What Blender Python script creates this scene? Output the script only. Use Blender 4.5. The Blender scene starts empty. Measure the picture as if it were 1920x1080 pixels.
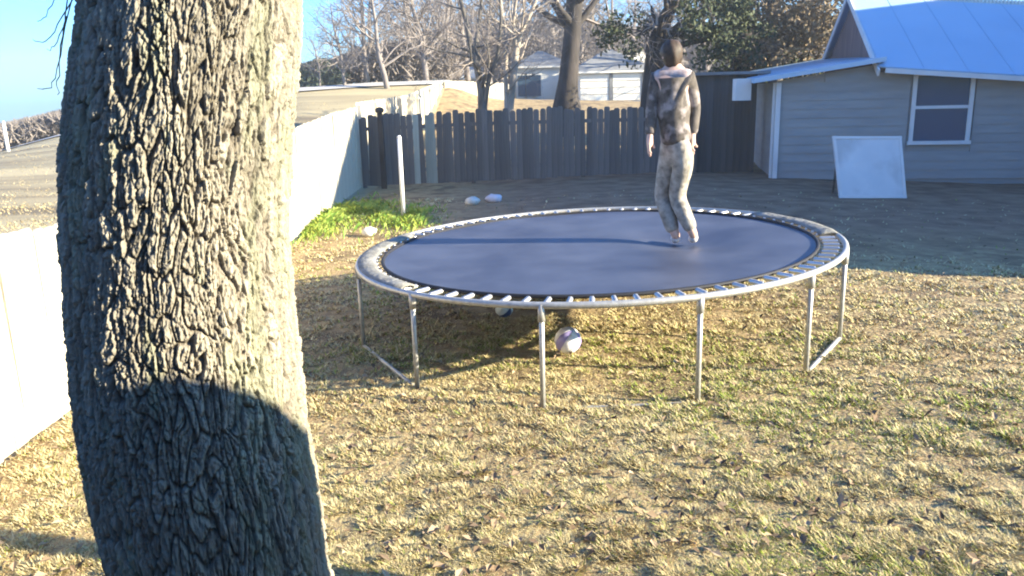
import bpy, math, random
import numpy as np
from mathutils import Vector, Matrix

random.seed(7)
rng = np.random.default_rng(7)
sc = bpy.context.scene
COL = sc.collection
rad = math.radians

# ------------------------------------------------------------------ camera, sky, sun, exposure
CAM_H = 2.1
PITCH, ROLL, FPX = rad(13.7), rad(1.5), 1500.0
cd = bpy.data.cameras.new('camera')
cam = bpy.data.objects.new('camera', cd)
COL.objects.link(cam)
cd.sensor_width = 36.0
cd.lens = 36.0 * FPX / 1920.0
cd.clip_start, cd.clip_end = 0.05, 3000
cam.location = (0, 0, CAM_H)
cam.rotation_mode = 'QUATERNION'
cam.rotation_quaternion = (Matrix.Rotation(rad(90) - PITCH, 4, 'X') @ Matrix.Rotation(-ROLL, 4, 'Z')).to_quaternion()
sc.camera = cam

SUN_AZ, SUN_EL = rad(15), rad(18.5)           # degrees behind the right-hand side; elevation
SUN = Vector((math.cos(SUN_EL) * math.cos(SUN_AZ), -math.cos(SUN_EL) * math.sin(SUN_AZ), math.sin(SUN_EL)))
world = bpy.data.worlds.new('World')
sc.world = world
world.use_nodes = True
wn = world.node_tree.nodes
bg = wn['Background']
sky = wn.new('ShaderNodeTexSky')
sky.sky_type = 'NISHITA'
sky.sun_disc = False
sky.sun_elevation = SUN_EL
sky.sun_rotation = rad(90) + SUN_AZ
sky.air_density, sky.dust_density, sky.ozone_density = 1.0, .9, 1.6
wb = wn.new('ShaderNodeMix'); wb.data_type = 'RGBA'; wb.blend_type = 'MULTIPLY'   # the camera's cool white balance
wb.inputs['Factor'].default_value = 1.0; wb.inputs['B'].default_value = (0.38, 1.04, 1.95, 1)
world.node_tree.links.new(sky.outputs[0], wb.inputs['A'])
world.node_tree.links.new(wb.outputs['Result'], bg.inputs[0])
bg.inputs[1].default_value = 0.052
sl = bpy.data.lights.new('sun', 'SUN')
sl.energy, sl.angle, sl.color = 5.0, rad(0.5), (1.0, 0.89, 0.66)
sun = bpy.data.objects.new('sun', sl)
COL.objects.link(sun)
sun.location = (20, -10, 20)
sun.rotation_mode = 'QUATERNION'
sun.rotation_quaternion = (-SUN).to_track_quat('-Z', 'Y')
vs = sc.view_settings
vs.view_transform, vs.look, vs.gamma, vs.exposure = 'Standard', 'None', 1.0, 2.25
vs.use_curve_mapping = False
sc.cycles.filter_width = 2.0
sc.cycles.max_bounces = 6

# ------------------------------------------------------------------ measuring helpers (site survey from the camera position)
TAU = 0.024
_c, _s, _cr, _sr = math.cos(PITCH), math.sin(PITCH), math.cos(ROLL), math.sin(ROLL)
def ray(px, py):
    a, b = px - 960.0, 540.0 - py
    u, v = (_cr * a + _sr * b) / FPX, (-_sr * a + _cr * b) / FPX
    return np.array([u, v * _s + _c, v * _c - _s])
O = np.array([0, 0, CAM_H])
def yard_z(x, y=0):
    x = np.asarray(x, float)
    return TAU * (np.clip(x, -6, 40) - .76) - .055 * np.maximum(0, np.minimum(x, 16) - 3.6)
def ground(px, py):
    d = ray(px, py)
    t = (0 - CAM_H) / d[2]
    for _ in range(30):
        p = O + t * d
        t += (float(yard_z(p[0])) - p[2]) / (d[2] - TAU * d[0])
    return O + t * d
def at_y(px, py, Y):
    d = ray(px, py)
    return O + d * (Y / d[1])
def on_plane(px, py, p0, n):
    d = ray(px, py)
    return O + d * (np.dot(np.asarray(p0) - O, n) / np.dot(d, n))

def vnoise(x, y, seed=0):
    xi, yi = np.floor(x).astype(np.int64), np.floor(y).astype(np.int64)
    fx, fy = x - xi, y - yi
    fx, fy = fx * fx * (3 - 2 * fx), fy * fy * (3 - 2 * fy)
    def h(a, b):
        n = (a * 374761393 + b * 668265263 + seed * 974711) & 0x7fffffff
        n = ((n ^ (n >> 13)) * 1274126177) & 0x7fffffff
        n = n ^ (n >> 16)
        return (n & 0xffff) / 65535.0
    return (h(xi, yi) * (1 - fx) + h(xi + 1, yi) * fx) * (1 - fy) + (h(xi, yi + 1) * (1 - fx) + h(xi + 1, yi + 1) * fx) * fy

# ------------------------------------------------------------------ object helpers
def tag(o, label=None, cat=None, group=None, kind=None):
    if label: o['label'] = label
    if cat: o['category'] = cat
    if group: o['group'] = group
    if kind: o['kind'] = kind
    return o
def empty(name, loc, label=None, cat=None, group=None, rot=0.0):
    o = bpy.data.objects.new(name, None)
    o.empty_display_size = .1
    COL.objects.link(o)
    o.location = Vector(loc)
    o.rotation_euler = (0, 0, rot)
    return tag(o, label, cat, group)
def link(name, me, m=None, parent=None, world_to_parent=True):
    o = bpy.data.objects.new(name, me)
    COL.objects.link(o)
    if m is not None and not me.materials:
        me.materials.append(m)
    if parent is not None:
        o.parent = parent
        if world_to_parent:                 # geometry was given in world metres
            mat, p = Matrix.Identity(4), parent
            while p is not None:
                mat = p.matrix_parent_inverse @ Matrix.LocRotScale(p.location, p.rotation_euler.to_quaternion(), p.scale) @ mat
                p = p.parent
            o.matrix_parent_inverse = mat.inverted()
    return o

class MB:
    def __init__(s):
        s.v, s.f, s.n, s.mi = [], [], 0, []
    def add(s, V, F, mi=0):
        V = np.asarray(V, float).reshape(-1, 3)
        s.v.append(V)
        for f in F:
            s.f.append(tuple(int(i) + s.n for i in f))
            s.mi.append(mi)
        s.n += len(V)
        return s
    def box(s, c, size, ax=None, mi=0):
        c = np.asarray(c, float); h = np.asarray(size, float) / 2
        A = np.eye(3) if ax is None else np.asarray(ax, float)
        V = [c + A[0] * (sx * h[0]) + A[1] * (sy * h[1]) + A[2] * (sz * h[2]) for sz in (-1, 1) for sy in (-1, 1) for sx in (-1, 1)]
        F = [(0, 2, 3, 1), (4, 5, 7, 6), (0, 1, 5, 4), (2, 6, 7, 3), (0, 4, 6, 2), (1, 3, 7, 5)]
        if np.linalg.det(A) < 0: F = [f[::-1] for f in F]
        return s.add(V, F, mi)
    def beam(s, a, b, w, h, up=(0, 0, 1), mi=0):
        a, b = np.asarray(a, float), np.asarray(b, float)
        d = b - a; L = np.linalg.norm(d); d /= L
        side = np.cross(np.asarray(up, float), d); side /= np.linalg.norm(side)
        u2 = np.cross(d, side)
        return s.box((a + b) / 2, (L, w, h), (d, side, u2), mi)
    def tube(s, pts, r, sides=8, caps=True, closed=False, mi=0):
        P = np.asarray(pts, float); n = len(P)
        R = np.full(n, r) if np.isscalar(r) else np.asarray(r, float)
        T = np.gradient(P, axis=0) if not closed else np.roll(P, -1, 0) - np.roll(P, 1, 0)
        T /= np.linalg.norm(T, axis=1)[:, None] + 1e-12
        ref = np.array([0, 0, 1.0]) if abs(T[0][2]) < .9 else np.array([1.0, 0, 0])
        V = []
        ca = np.linspace(0, 2 * np.pi, sides, endpoint=False)
        u = np.cross(T[0], ref); u /= np.linalg.norm(u)
        for i in range(n):
            u = u - T[i] * np.dot(u, T[i]); u /= np.linalg.norm(u) + 1e-12
            w = np.cross(T[i], u)
            V.append(P[i] + R[i] * (np.cos(ca)[:, None] * u + np.sin(ca)[:, None] * w))
        F = []
        for i in range(n if closed else n - 1):
            j = (i + 1) % n
            for k in range(sides):
                l = (k + 1) % sides
                F.append((i * sides + k, i * sides + l, j * sides + l, j * sides + k))
        if caps and not closed:
            F.append(tuple(range(sides))[::-1]); F.append(tuple((n - 1) * sides + k for k in range(sides)))
        return s.add(np.concatenate(V), F, mi)
    def mesh(s, name, mats, smooth=False):
        me = bpy.data.meshes.new(name)
        me.from_pydata(np.concatenate(s.v).tolist(), [], s.f)
        for m in (mats if isinstance(mats, (list, tuple)) else [mats]): me.materials.append(m)
        me.polygons.foreach_set('material_index', s.mi)
        me.polygons.foreach_set('use_smooth', [smooth] * len(s.f))
        me.update()
        return me
    def build(s, name, mats, parent=None, smooth=False):
        return link(name, s.mesh(name, mats, smooth), None, parent)

def tri_mesh(name, V, tris, m, colors=None, smooth=False, quads=False):
    me = bpy.data.meshes.new(name)
    k = 4 if quads else 3
    nv, nf = len(V), len(tris)
    me.vertices.add(nv); me.vertices.foreach_set('co', np.ascontiguousarray(V, np.float32).ravel())
    me.loops.add(nf * k); me.loops.foreach_set('vertex_index', np.ascontiguousarray(tris, np.int32).ravel())
    me.polygons.add(nf); me.polygons.foreach_set('loop_start', np.arange(0, nf * k, k, dtype=np.int32))
    me.polygons.foreach_set('use_smooth', np.full(nf, smooth))
    if colors is not None:
        a = me.color_attributes.new('tint', 'FLOAT_COLOR', 'POINT')
        c = np.ones((nv, 4), np.float32); c[:, :3] = colors
        a.data.foreach_set('color', c.ravel())
    me.materials.append(m)
    me.update(calc_edges=True)
    return me

# ------------------------------------------------------------------ materials
def mat(name, c1, c2=None, scale=5.0, rough=.8, bump=0.0, bscale=None, stretch=(1, 1, 1), spec=.3, metal=0.0, coord='Object', rand=0.0, attr=None, detail=6, c3=None, s3=1.0, dist=.02):
    m = bpy.data.materials.new(name); m.use_nodes = True
    nt = m.node_tree; N, L = nt.nodes, nt.links
    b = N['Principled BSDF']
    b.inputs['Roughness'].default_value = rough
    b.inputs['Specular IOR Level'].default_value = spec
    b.inputs['Metallic'].default_value = metal
    tc = N.new('ShaderNodeTexCoord'); mp = N.new('ShaderNodeMapping')
    mp.inputs['Scale'].default_value = stretch
    L.new(tc.outputs[coord], mp.inputs[0])
    cur = None
    if attr:
        a = N.new('ShaderNodeAttribute'); a.attribute_name = attr
        cur = a.outputs['Color']
    if c2 is not None:
        nz = N.new('ShaderNodeTexNoise'); nz.inputs['Scale'].default_value = scale; nz.inputs['Detail'].default_value = detail
        L.new(mp.outputs[0], nz.inputs['Vector'])
        cr = N.new('ShaderNodeValToRGB')
        cr.color_ramp.elements[0].position = .32; cr.color_ramp.elements[1].position = .68
        cr.color_ramp.elements[0].color = (*c1, 1); cr.color_ramp.elements[1].color = (*c2, 1)
        L.new(nz.outputs['Fac'], cr.inputs[0]); cur = cr.outputs[0]
    if c3 is not None:
        n3 = N.new('ShaderNodeTexNoise'); n3.inputs['Scale'].default_value = s3; n3.inputs['Detail'].default_value = 4
        L.new(mp.outputs[0], n3.inputs['Vector'])
        r3 = N.new('ShaderNodeValToRGB'); r3.color_ramp.elements[0].position = .5; r3.color_ramp.elements[1].position = .66
        L.new(n3.outputs['Fac'], r3.inputs[0])
        mx = N.new('ShaderNodeMix'); mx.data_type = 'RGBA'
        L.new(r3.outputs[0], mx.inputs['Factor']); L.new(cur, mx.inputs['A']); mx.inputs['B'].default_value = (*c3, 1)
        cur = mx.outputs['Result']
    if rand:
        oi = N.new('ShaderNodeObjectInfo'); mr = N.new('ShaderNodeMapRange')
        mr.inputs['To Min'].default_value = 1 - rand; mr.inputs['To Max'].default_value = 1 + rand
        L.new(oi.outputs['Random'], mr.inputs['Value'])
        mx = N.new('ShaderNodeMix'); mx.data_type = 'RGBA'; mx.blend_type = 'MULTIPLY'; mx.inputs['Factor'].default_value = 1
        if cur is None: mx.inputs['A'].default_value = (*c1, 1)
        else: L.new(cur, mx.inputs['A'])
        L.new(mr.outputs[0], mx.inputs['B']); cur = mx.outputs['Result']
    if cur is None: b.inputs['Base Color'].default_value = (*c1, 1)
    else: L.new(cur, b.inputs['Base Color'])
    if bump:
        nb = N.new('ShaderNodeTexNoise'); nb.inputs['Scale'].default_value = bscale or scale * 3; nb.inputs['Detail'].default_value = 8
        L.new(mp.outputs[0], nb.inputs['Vector'])
        bp = N.new('ShaderNodeBump'); bp.inputs['Strength'].default_value = bump; bp.inputs['Distance'].default_value = dist
        L.new(nb.outputs['Fac'], bp.inputs['Height']); L.new(bp.outputs[0], b.inputs['Normal'])
    return m

M = {}
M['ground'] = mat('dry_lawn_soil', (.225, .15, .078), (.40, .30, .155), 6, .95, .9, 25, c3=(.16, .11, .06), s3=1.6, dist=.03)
M['road'] = mat('pale_concrete_road', (.42, .40, .37), (.50, .47, .44), 2, .9)
M['bark'] = mat('oak_bark', (.11, .097, .075), (.235, .21, .165), 14, .95, .55, 120, c3=(.215, .215, .145), s3=5.0, dist=.006)
M['bark_near'] = mat('furrowed_oak_bark', (.2, .2, .2), attr='tint', rough=.95, bump=.8, bscale=110, stretch=(1, 1, .5), dist=.008, spec=.15)
M['bark_grey'] = mat('grey_bark', (.085, .075, .065), (.16, .145, .125), 6, .95, .6, 20, stretch=(1, 1, .3))
M['bark_pale'] = mat('pale_smooth_bark', (.26, .22, .18), (.42, .36, .30), 4, .85, .3, 15, stretch=(1, 1, .4))
M['bark_dark'] = mat('dark_bark', (.028, .024, .022), (.062, .052, .047), 5, .95, .6, 20, stretch=(1, 1, .3))
M['twig'] = mat('bare_twig', (.19, .16, .135), (.30, .25, .215), .9, .9)
M['twig_far'] = mat('far_bare_twig', (.145, .125, .12), (.26, .225, .20), .15, .9, rand=.15)
M['leaf_dark'] = mat('evergreen_leaf', (.028, .042, .020), (.075, .085, .04), 1.6, .7, spec=.2)
M['leaf_brown'] = mat('russet_oak_leaf', (.13, .095, .055), (.24, .18, .11), 1.3, .75, spec=.2)
M['leaf_far'] = mat('far_evergreen_leaf', (.06, .08, .06), (.10, .125, .085), .6, .8)
M['white_plank'] = mat('whitewashed_plank', (.45, .40, .31), (.53, .475, .375), 3, .75, .3, 30, stretch=(3, 3, .4), rand=.06, coord='Object')
M['grey_plank'] = mat('weathered_plank', (.085, .078, .074), (.15, .137, .128), 3, .9, .4, 30, stretch=(4, 4, .35), rand=.22)
M['pale_plank'] = mat('newer_pale_plank', (.20, .22, .19), (.33, .35, .30), 3, .85, .4, 30, stretch=(4, 4, .35), rand=.25)
M['dark_plank'] = mat('dark_stained_board', (.055, .055, .055), (.095, .092, .09), 3, .9, .4, 30, stretch=(4, 4, .35), rand=.2)
M['steel'] = mat('galvanised_steel', (.34, .33, .31), (.46, .45, .42), 30, .5, .05, 90, metal=.45, spec=.5)
M['spring'] = mat('spring_steel', (.62, .61, .60), None, rough=.35, metal=.7, spec=.5)
M['mat'] = mat('woven_jump_mat', (.040, .045, .070), (.080, .088, .120), 2.2, .45, .25, 420, spec=.5, dist=.002)
M['pad'] = mat('faded_grey_vinyl_pad', (.15, .145, .13), (.27, .26, .235), 7, .9, .6, 16, dist=.04, spec=.12)
M['band'] = mat('black_webbing', (.02, .02, .024), None, rough=.7)
M['siding'] = mat('grey_painted_siding', (.27, .27, .265), (.32, .32, .31), 1.2, .75, .1, 60, stretch=(1, 1, 6))
M['trim'] = mat('white_trim_paint', (.62, .61, .60), (.70, .69, .67), 3, .6)
M['roof'] = mat('blue_grey_metal_roof', (.33, .47, .60), (.37, .51, .64), .7, .38, .06, 9, spec=.5, metal=.15)
M['ridge'] = mat('galvanised_ridge_cap', (.62, .60, .50), (.74, .71, .60), 8, .5)
M['gable'] = mat('gable_boarding', (.15, .105, .10), (.23, .155, .14), 2, .85, stretch=(3, 3, .5))
M['glass'] = mat('window_glass', (.04, .085, .14), None, rough=.12, spec=.18)
M['board'] = mat('white_melamine_board', (.60, .61, .62), (.68, .68, .68), 2, .55, c3=(.5, .5, .5), s3=1.4)
M['house_white'] = mat('white_house_paint', (.74, .71, .62), (.80, .77, .68), 1, .8)
M['shingle'] = mat('grey_shingle', (.16, .16, .16), (.24, .24, .235), 2, .9, .3, 12)
M['brick'] = mat('tan_render', (.30, .25, .19), (.37, .31, .24), 2, .9)
M['skin'] = mat('skin', (.52, .33, .25), (.58, .37, .29), 20, .55)
M['hair'] = mat('brown_hair', (.03, .02, .014), (.07, .045, .03), 30, .6)
M['trouser'] = mat('beige_trouser_cloth', (.17, .15, .125), (.42, .375, .315), 16, .9, .4, 25, dist=.02)
M['sock'] = mat('pale_sock', (.58, .55, .53), None, rough=.9)
M['ball_white'] = mat('white_ball_panel', (.74, .72, .74), None, rough=.4, spec=.5)
M['ball_violet'] = mat('violet_ball_panel', (.30, .26, .52), None, rough=.4, spec=.5)
M['ball_blue'] = mat('dark_blue_ball_panel', (.03, .05, .13), None, rough=.4, spec=.5)
M['ball_sky'] = mat('pale_blue_ball_panel', (.42, .50, .58), None, rough=.4, spec=.5)
M['stone'] = mat('pale_stone', (.48, .46, .42), (.64, .62, .57), 9, .9, .5, 14)
M['violet_cloth'] = mat('pale_violet_cloth', (.50, .48, .55), (.60, .58, .64), 9, .9, .5, 14)
M['grass'] = mat('grass_blade', (.3, .25, .1), attr='tint', rough=.85, spec=.15)
M['dry_leaf'] = mat('fallen_leaf', (.3, .2, .1), attr='tint', rough=.85, spec=.15)
M['weed'] = mat('weed_leaf', (.1, .2, .03), attr='tint', rough=.6, spec=.3)
def shirt_material():
    m = mat('mottled_shirt_cloth', (.05, .042, .037), (.135, .115, .10), 14, .9, .3, 30, c3=(.30, .26, .25), s3=8, dist=.01)
    return m
M['shirt'] = shirt_material()
M['yoke'] = mat('pale_pink_cloth', (.25, .19, .18), (.48, .39, .37), 16, .9, .3, 30, dist=.01)

# ------------------------------------------------------------------ terrain and road
_px = [-400, 0, 115, 300, 560, 700, 850, 905, 960, 1200, 1500, 1920]
_py = [372, 284, 253, 215, 166, 156, 151, 176, 186, 190, 186, 178]
_az, _el = [], []
for a, b in zip(_px, _py):
    d = ray(a, b); _az.append(math.atan2(d[0], d[1])); _el.append(d[2] / math.hypot(d[0], d[1]))
_az, _el = np.array(_az), np.array(_el)
def sstep(a, b, x):
    t = np.clip((x - a) / (b - a), 0, 1); return t * t * (3 - 2 * t)
def terrain(x, y):
    x, y = np.asarray(x, float), np.asarray(y, float)
    az, r = np.arctan2(x, y), np.hypot(x, y)
    e = np.interp(az, _az, _el)
    zf = CAM_H + r * np.where(r > 60, e - .004 * np.minimum(1, (r - 60) / 60), e)
    t = np.clip((r - 21) / (46 - 21), 0, 1)
    t = t * t * (1.4 - .4 * t)
    front = sstep(1.9, 1.2, np.abs(az))
    return yard_z(x, y) * (1 - t * front) + zf * t * front
def ground_sheet():
    rs = np.concatenate([[0.0], np.geomspace(.6, 420, 120)])
    az = np.linspace(-np.pi, np.pi, 361)[:-1]
    X = rs[:, None] * np.sin(az)[None, :]; Y = rs[:, None] * np.cos(az)[None, :]
    Z = terrain(X, Y) + (vnoise(X * 1.3, Y * 1.3, 3) - .5) * .05 * sstep(.5, 4, np.hypot(X, Y))
    V = np.stack([X, Y, Z], -1).reshape(-1, 3)
    n = len(az); i, j = np.meshgrid(np.arange(len(rs) - 1), np.arange(n), indexing='ij'); k = (j + 1) % n
    Q = np.stack([i * n + j, i * n + k, (i + 1) * n + k, (i + 1) * n + j], -1).reshape(-1, 4)[:, ::-1]
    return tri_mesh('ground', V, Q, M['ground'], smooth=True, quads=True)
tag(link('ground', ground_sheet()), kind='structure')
def ground_z(x, y): return float(terrain(x, y))
# ground colour by place: straw field, painted tree shadow streaks, shade-browned dirt near the house
def patch_ground():
    m = M['ground']; N, L = m.node_tree.nodes, m.node_tree.links
    b = N['Principled BSDF']; old = b.inputs['Base Color'].links[0].from_socket
    tc = N.new('ShaderNodeTexCoord'); sp = N.new('ShaderNodeSeparateXYZ'); L.new(tc.outputs['Object'], sp.inputs[0])
    ma = N.new('ShaderNodeMath'); ma.operation = 'LESS_THAN'; ma.inputs[1].default_value = -3.3; L.new(sp.outputs[0], ma.inputs[0])
    mp = N.new('ShaderNodeMapping'); mp.inputs['Rotation'].default_value = (0, 0, rad(-38)); mp.inputs['Scale'].default_value = (.05, .55, 1)
    L.new(tc.outputs['Object'], mp.inputs[0])
    nz = N.new('ShaderNodeTexNoise'); nz.inputs['Scale'].default_value = .8; nz.inputs['Detail'].default_value = 5; L.new(mp.outputs[0], nz.inputs[0])
    cr = N.new('ShaderNodeValToRGB'); e = cr.color_ramp.elements
    e[0].position, e[0].color = .38, (.17, .135, .085, 1); e[1].position, e[1].color = .58, (.42, .345, .20, 1)  # dark streaks: tracks and tree shadow bands put into the field colour
    L.new(nz.outputs[0], cr.inputs[0])
    mx = N.new('ShaderNodeMix'); mx.data_type = 'RGBA'
    L.new(ma.outputs[0], mx.inputs['Factor']); L.new(old, mx.inputs['A']); L.new(cr.outputs[0], mx.inputs['B'])
    # dirt by house and back fence, shade's darker brown put into its colour
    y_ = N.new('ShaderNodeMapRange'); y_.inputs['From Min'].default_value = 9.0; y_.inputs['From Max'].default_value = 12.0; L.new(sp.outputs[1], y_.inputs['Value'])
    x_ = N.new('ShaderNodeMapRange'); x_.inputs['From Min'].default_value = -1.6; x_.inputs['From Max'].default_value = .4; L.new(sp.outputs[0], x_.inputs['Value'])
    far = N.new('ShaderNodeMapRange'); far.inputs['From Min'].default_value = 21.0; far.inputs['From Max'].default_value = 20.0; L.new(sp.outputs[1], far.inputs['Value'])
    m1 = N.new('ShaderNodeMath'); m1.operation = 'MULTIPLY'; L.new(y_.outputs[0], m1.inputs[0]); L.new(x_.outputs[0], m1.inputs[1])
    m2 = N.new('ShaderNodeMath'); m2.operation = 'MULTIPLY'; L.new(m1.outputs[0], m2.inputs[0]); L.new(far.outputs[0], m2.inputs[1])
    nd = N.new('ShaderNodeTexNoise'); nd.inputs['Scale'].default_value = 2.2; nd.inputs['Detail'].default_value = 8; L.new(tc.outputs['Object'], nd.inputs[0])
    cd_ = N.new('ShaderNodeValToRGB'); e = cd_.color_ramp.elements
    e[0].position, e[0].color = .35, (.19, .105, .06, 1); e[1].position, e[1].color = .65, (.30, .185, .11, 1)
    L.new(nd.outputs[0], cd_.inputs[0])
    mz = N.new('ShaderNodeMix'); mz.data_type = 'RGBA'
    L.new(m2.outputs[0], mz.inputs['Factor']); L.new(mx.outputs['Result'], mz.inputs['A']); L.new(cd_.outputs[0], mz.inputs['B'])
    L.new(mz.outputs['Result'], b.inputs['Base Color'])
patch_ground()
def road():
    az = np.linspace(rad(-75), math.atan2(*ray(905, 170)[:2]), 90)
    V, F = [], []
    for i, a in enumerate(az):
        for j, r in enumerate(np.linspace(45.0, 47.6, 5)):
            x, y = r * math.sin(a), r * math.cos(a)
            V.append((x, y, ground_z(x, y) + .05))
    for i in range(len(az) - 1):
        for j in range(4):
            F.append((i * 5 + j, i * 5 + j + 1, i * 5 + j + 6, i * 5 + j + 5)[::-1])
    return tag(MB().add(V, F).build('road', M['road']), kind='structure')
road()

# ------------------------------------------------------------------ the near oak trunk
def voronoi_edge(u, v, nu, seed):
    """F2-F1 of jittered cells, u periodic with nu cells."""
    ui, vi = np.floor(u).astype(int), np.floor(v).astype(int)
    f1 = np.full(u.shape, 9.0); f2 = np.full(u.shape, 9.0); idc = np.zeros(u.shape)
    r = np.random.default_rng(seed); T = r.random((nu, 400, 3))
    for du in (-1, 0, 1):
        for dv in (-2, -1, 0, 1, 2):
            cu, cv = ui + du, vi + dv
            t = T[cu % nu, cv % 400]
            d = np.hypot(cu + .15 + .7 * t[..., 0] - u, (cv + t[..., 1] - v) * 1.0)
            new = d < f1
            f2 = np.where(new, f1, np.minimum(f2, d)); idc = np.where(new, t[..., 2], idc); f1 = np.where(new, d, f1)
    return f2 - f1, idc
TRUNK_Y = 2.5
def oak_trunk():
    prof = [(-140, 152, 578), (0, 145, 570), (150, 125, 562), (300, 111, 550), (450, 112, 546), (600, 121, 560), (800, 141, 580), (950, 172, 606), (1080, 204, 622), (1300, 240, 680), (1600, 215, 800)]
    zz, xx, rr = [], [], []
    for y, a, b in prof:
        A, B = at_y(a, y, TRUNK_Y), at_y(b, y, TRUNK_Y)
        zz.append((A[2] + B[2]) / 2); xx.append((A[0] + B[0]) / 2 + .018); rr.append((B[0] - A[0]) / 2 * .90)
    zz, xx, rr = np.array(zz)[::-1], np.array(xx)[::-1], np.array(rr)[::-1]
    z0, z1 = -.15, 4.4
    z = np.concatenate([np.linspace(z0, .9, 110, endpoint=False), np.linspace(.9, 2.85, 620, endpoint=False), np.linspace(2.85, z1, 130)])
    k = 5
    def sm(t, q):
        s = np.interp(t, zz, q)
        for _ in range(1): s = (np.interp(t - .06, zz, q) + s * 2 + np.interp(t + .06, zz, q)) / 4
        return s
    cx, r = sm(z, xx), sm(z, rr)
    top = z > zz[-1]
    cx = np.where(top, xx[-1] + (z - zz[-1]) * .07, cx); r = np.where(top, rr[-1] * (1 + .10 * (z - zz[-1])), r)
    n = 860
    th = np.linspace(0, 2 * np.pi, n, endpoint=False)
    TH, Z = np.meshgrid(th, z)
    NU = 78
    U = TH / (2 * np.pi) * NU
    w1 = (vnoise(U * .55, Z * 5.0, 11) - .5); w2 = (vnoise(U * 1.9, Z * 14, 12) - .5); w3 = (vnoise(U * .2, Z * 1.6, 13) - .5)
    wrap = np.minimum(1, np.minimum(TH, 2 * np.pi - TH) / .15)         # warp fades at the seam (behind)
    Uw = np.mod(U + wrap * (1.9 * w1 + .5 * w2 + 1.6 * w3), NU)
    Vv = Z * 7.6 + 1.3 * (vnoise(U * .8, Z * 6, 15) - .5)
    e1, id1 = voronoi_edge(Uw, Vv, NU, 5)
    U2 = np.mod(TH / (2 * np.pi) * 170 + wrap * (5 * w1 + 1.2 * w2), 170)
    e2, id2 = voronoi_edge(U2, Z * 17 + 2 * w1, 170, 6)
    ridge = sstep(.0, .20, e1) * (.5 + .5 * id1)
    def ridged(a, b, sd): return 1 - np.abs(2 * vnoise(a, b, sd) - 1)
    fib = ridged(U * 1.9 + 2.2 * w1, Z * 11, 23) * .55 + ridged(U * 4.3 + 2 * w2, Z * 30, 24) * .45
    split = sstep(.0, .20, e2) * (.4 + .6 * id2)
    g = vnoise(U * 5, Z * 90, 21) * .5 + vnoise(U * 11, Z * 200, 22) * .5
    hh = .016 * ridge + .011 * split * (.3 + .7 * ridge) + .012 * (fib - .5) + .009 * (g - .5)
    h = hh + .008 * w3 - .018
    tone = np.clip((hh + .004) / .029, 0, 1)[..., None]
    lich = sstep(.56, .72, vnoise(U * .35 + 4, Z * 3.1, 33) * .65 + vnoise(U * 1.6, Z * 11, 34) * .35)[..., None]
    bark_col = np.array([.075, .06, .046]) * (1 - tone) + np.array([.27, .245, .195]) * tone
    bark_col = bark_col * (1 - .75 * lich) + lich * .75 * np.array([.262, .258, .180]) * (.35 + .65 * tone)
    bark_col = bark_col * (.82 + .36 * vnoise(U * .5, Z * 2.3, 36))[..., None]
    lean = (vnoise(np.cos(TH) * 1.1 + 5, Z * .8 + np.sin(TH), 31) - .5) * .02
    Rr = r[:, None] + h + lean * wrap
    seam = np.pi / 2
    X = cx[:, None] + Rr * np.cos(TH + seam); Yy = TRUNK_Y + Rr * np.sin(TH + seam)
    V = np.stack([X, Yy, Z + .006 * (w2)], -1).reshape(-1, 3)
    i, j = np.meshgrid(np.arange(len(z) - 1), np.arange(n), indexing='ij'); kk = (j + 1) % n
    Q = np.stack([i * n + j, i * n + kk, (i + 1) * n + kk, (i + 1) * n + j], -1).reshape(-1, 4)
    return tri_mesh('trunk', V, Q, M['bark_near'], bark_col.reshape(-1, 3), smooth=True, quads=True), cx[-1], r[-1]

class Grower:
    def __init__(s, seed): s.r = random.Random(seed)
    def branch(s, mbs, p, d, L, r, lev, maxlev, gravity=.05, spread=.7, kids=(4, 6), seglen=None, ends=None, sides=(8, 5, 3, 3, 3)):
        R = s.r
        n = max(3, min(7, int(L / (seglen or L / 4)) + 1))
        pts, rr = [np.array(p)], [r]
        dd = np.array(d, float)
        for i in range(n):
            dd = dd + np.array([R.gauss(0, .16), R.gauss(0, .16), R.gauss(gravity, .12)]); dd /= np.linalg.norm(dd)
            pts.append(pts[-1] + dd * L / n); rr.append(r * (1 - .72 * (i + 1) / n))
        mbs[min(lev, len(mbs) - 1)].tube(pts, rr, sides[min(lev, 4)], caps=False)
        if ends is not None and lev >= maxlev - 1: ends.extend(pts[1:])
        if lev < maxlev:
            for k in range(R.randint(*kids)):
                t = R.uniform(.25, 1.0) * n; i = min(int(t), n - 1); q = pts[i] + (pts[i + 1] - pts[i]) * (t - i)
                ax = pts[i + 1] - pts[i]; ax /= np.linalg.norm(ax)
                side = np.cross(ax, np.array([R.gauss(0, 1), R.gauss(0, 1), R.gauss(0, 1)])); side /= np.linalg.norm(side)
                nd = ax * (1 - spread * .5) + side * spread; nd /= np.linalg.norm(nd)
                s.branch(mbs, q, nd, L * R.uniform(.45, .72), max(rr[i] * .6, .004), lev + 1, maxlev, gravity, spread, kids, None, ends, sides)

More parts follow.
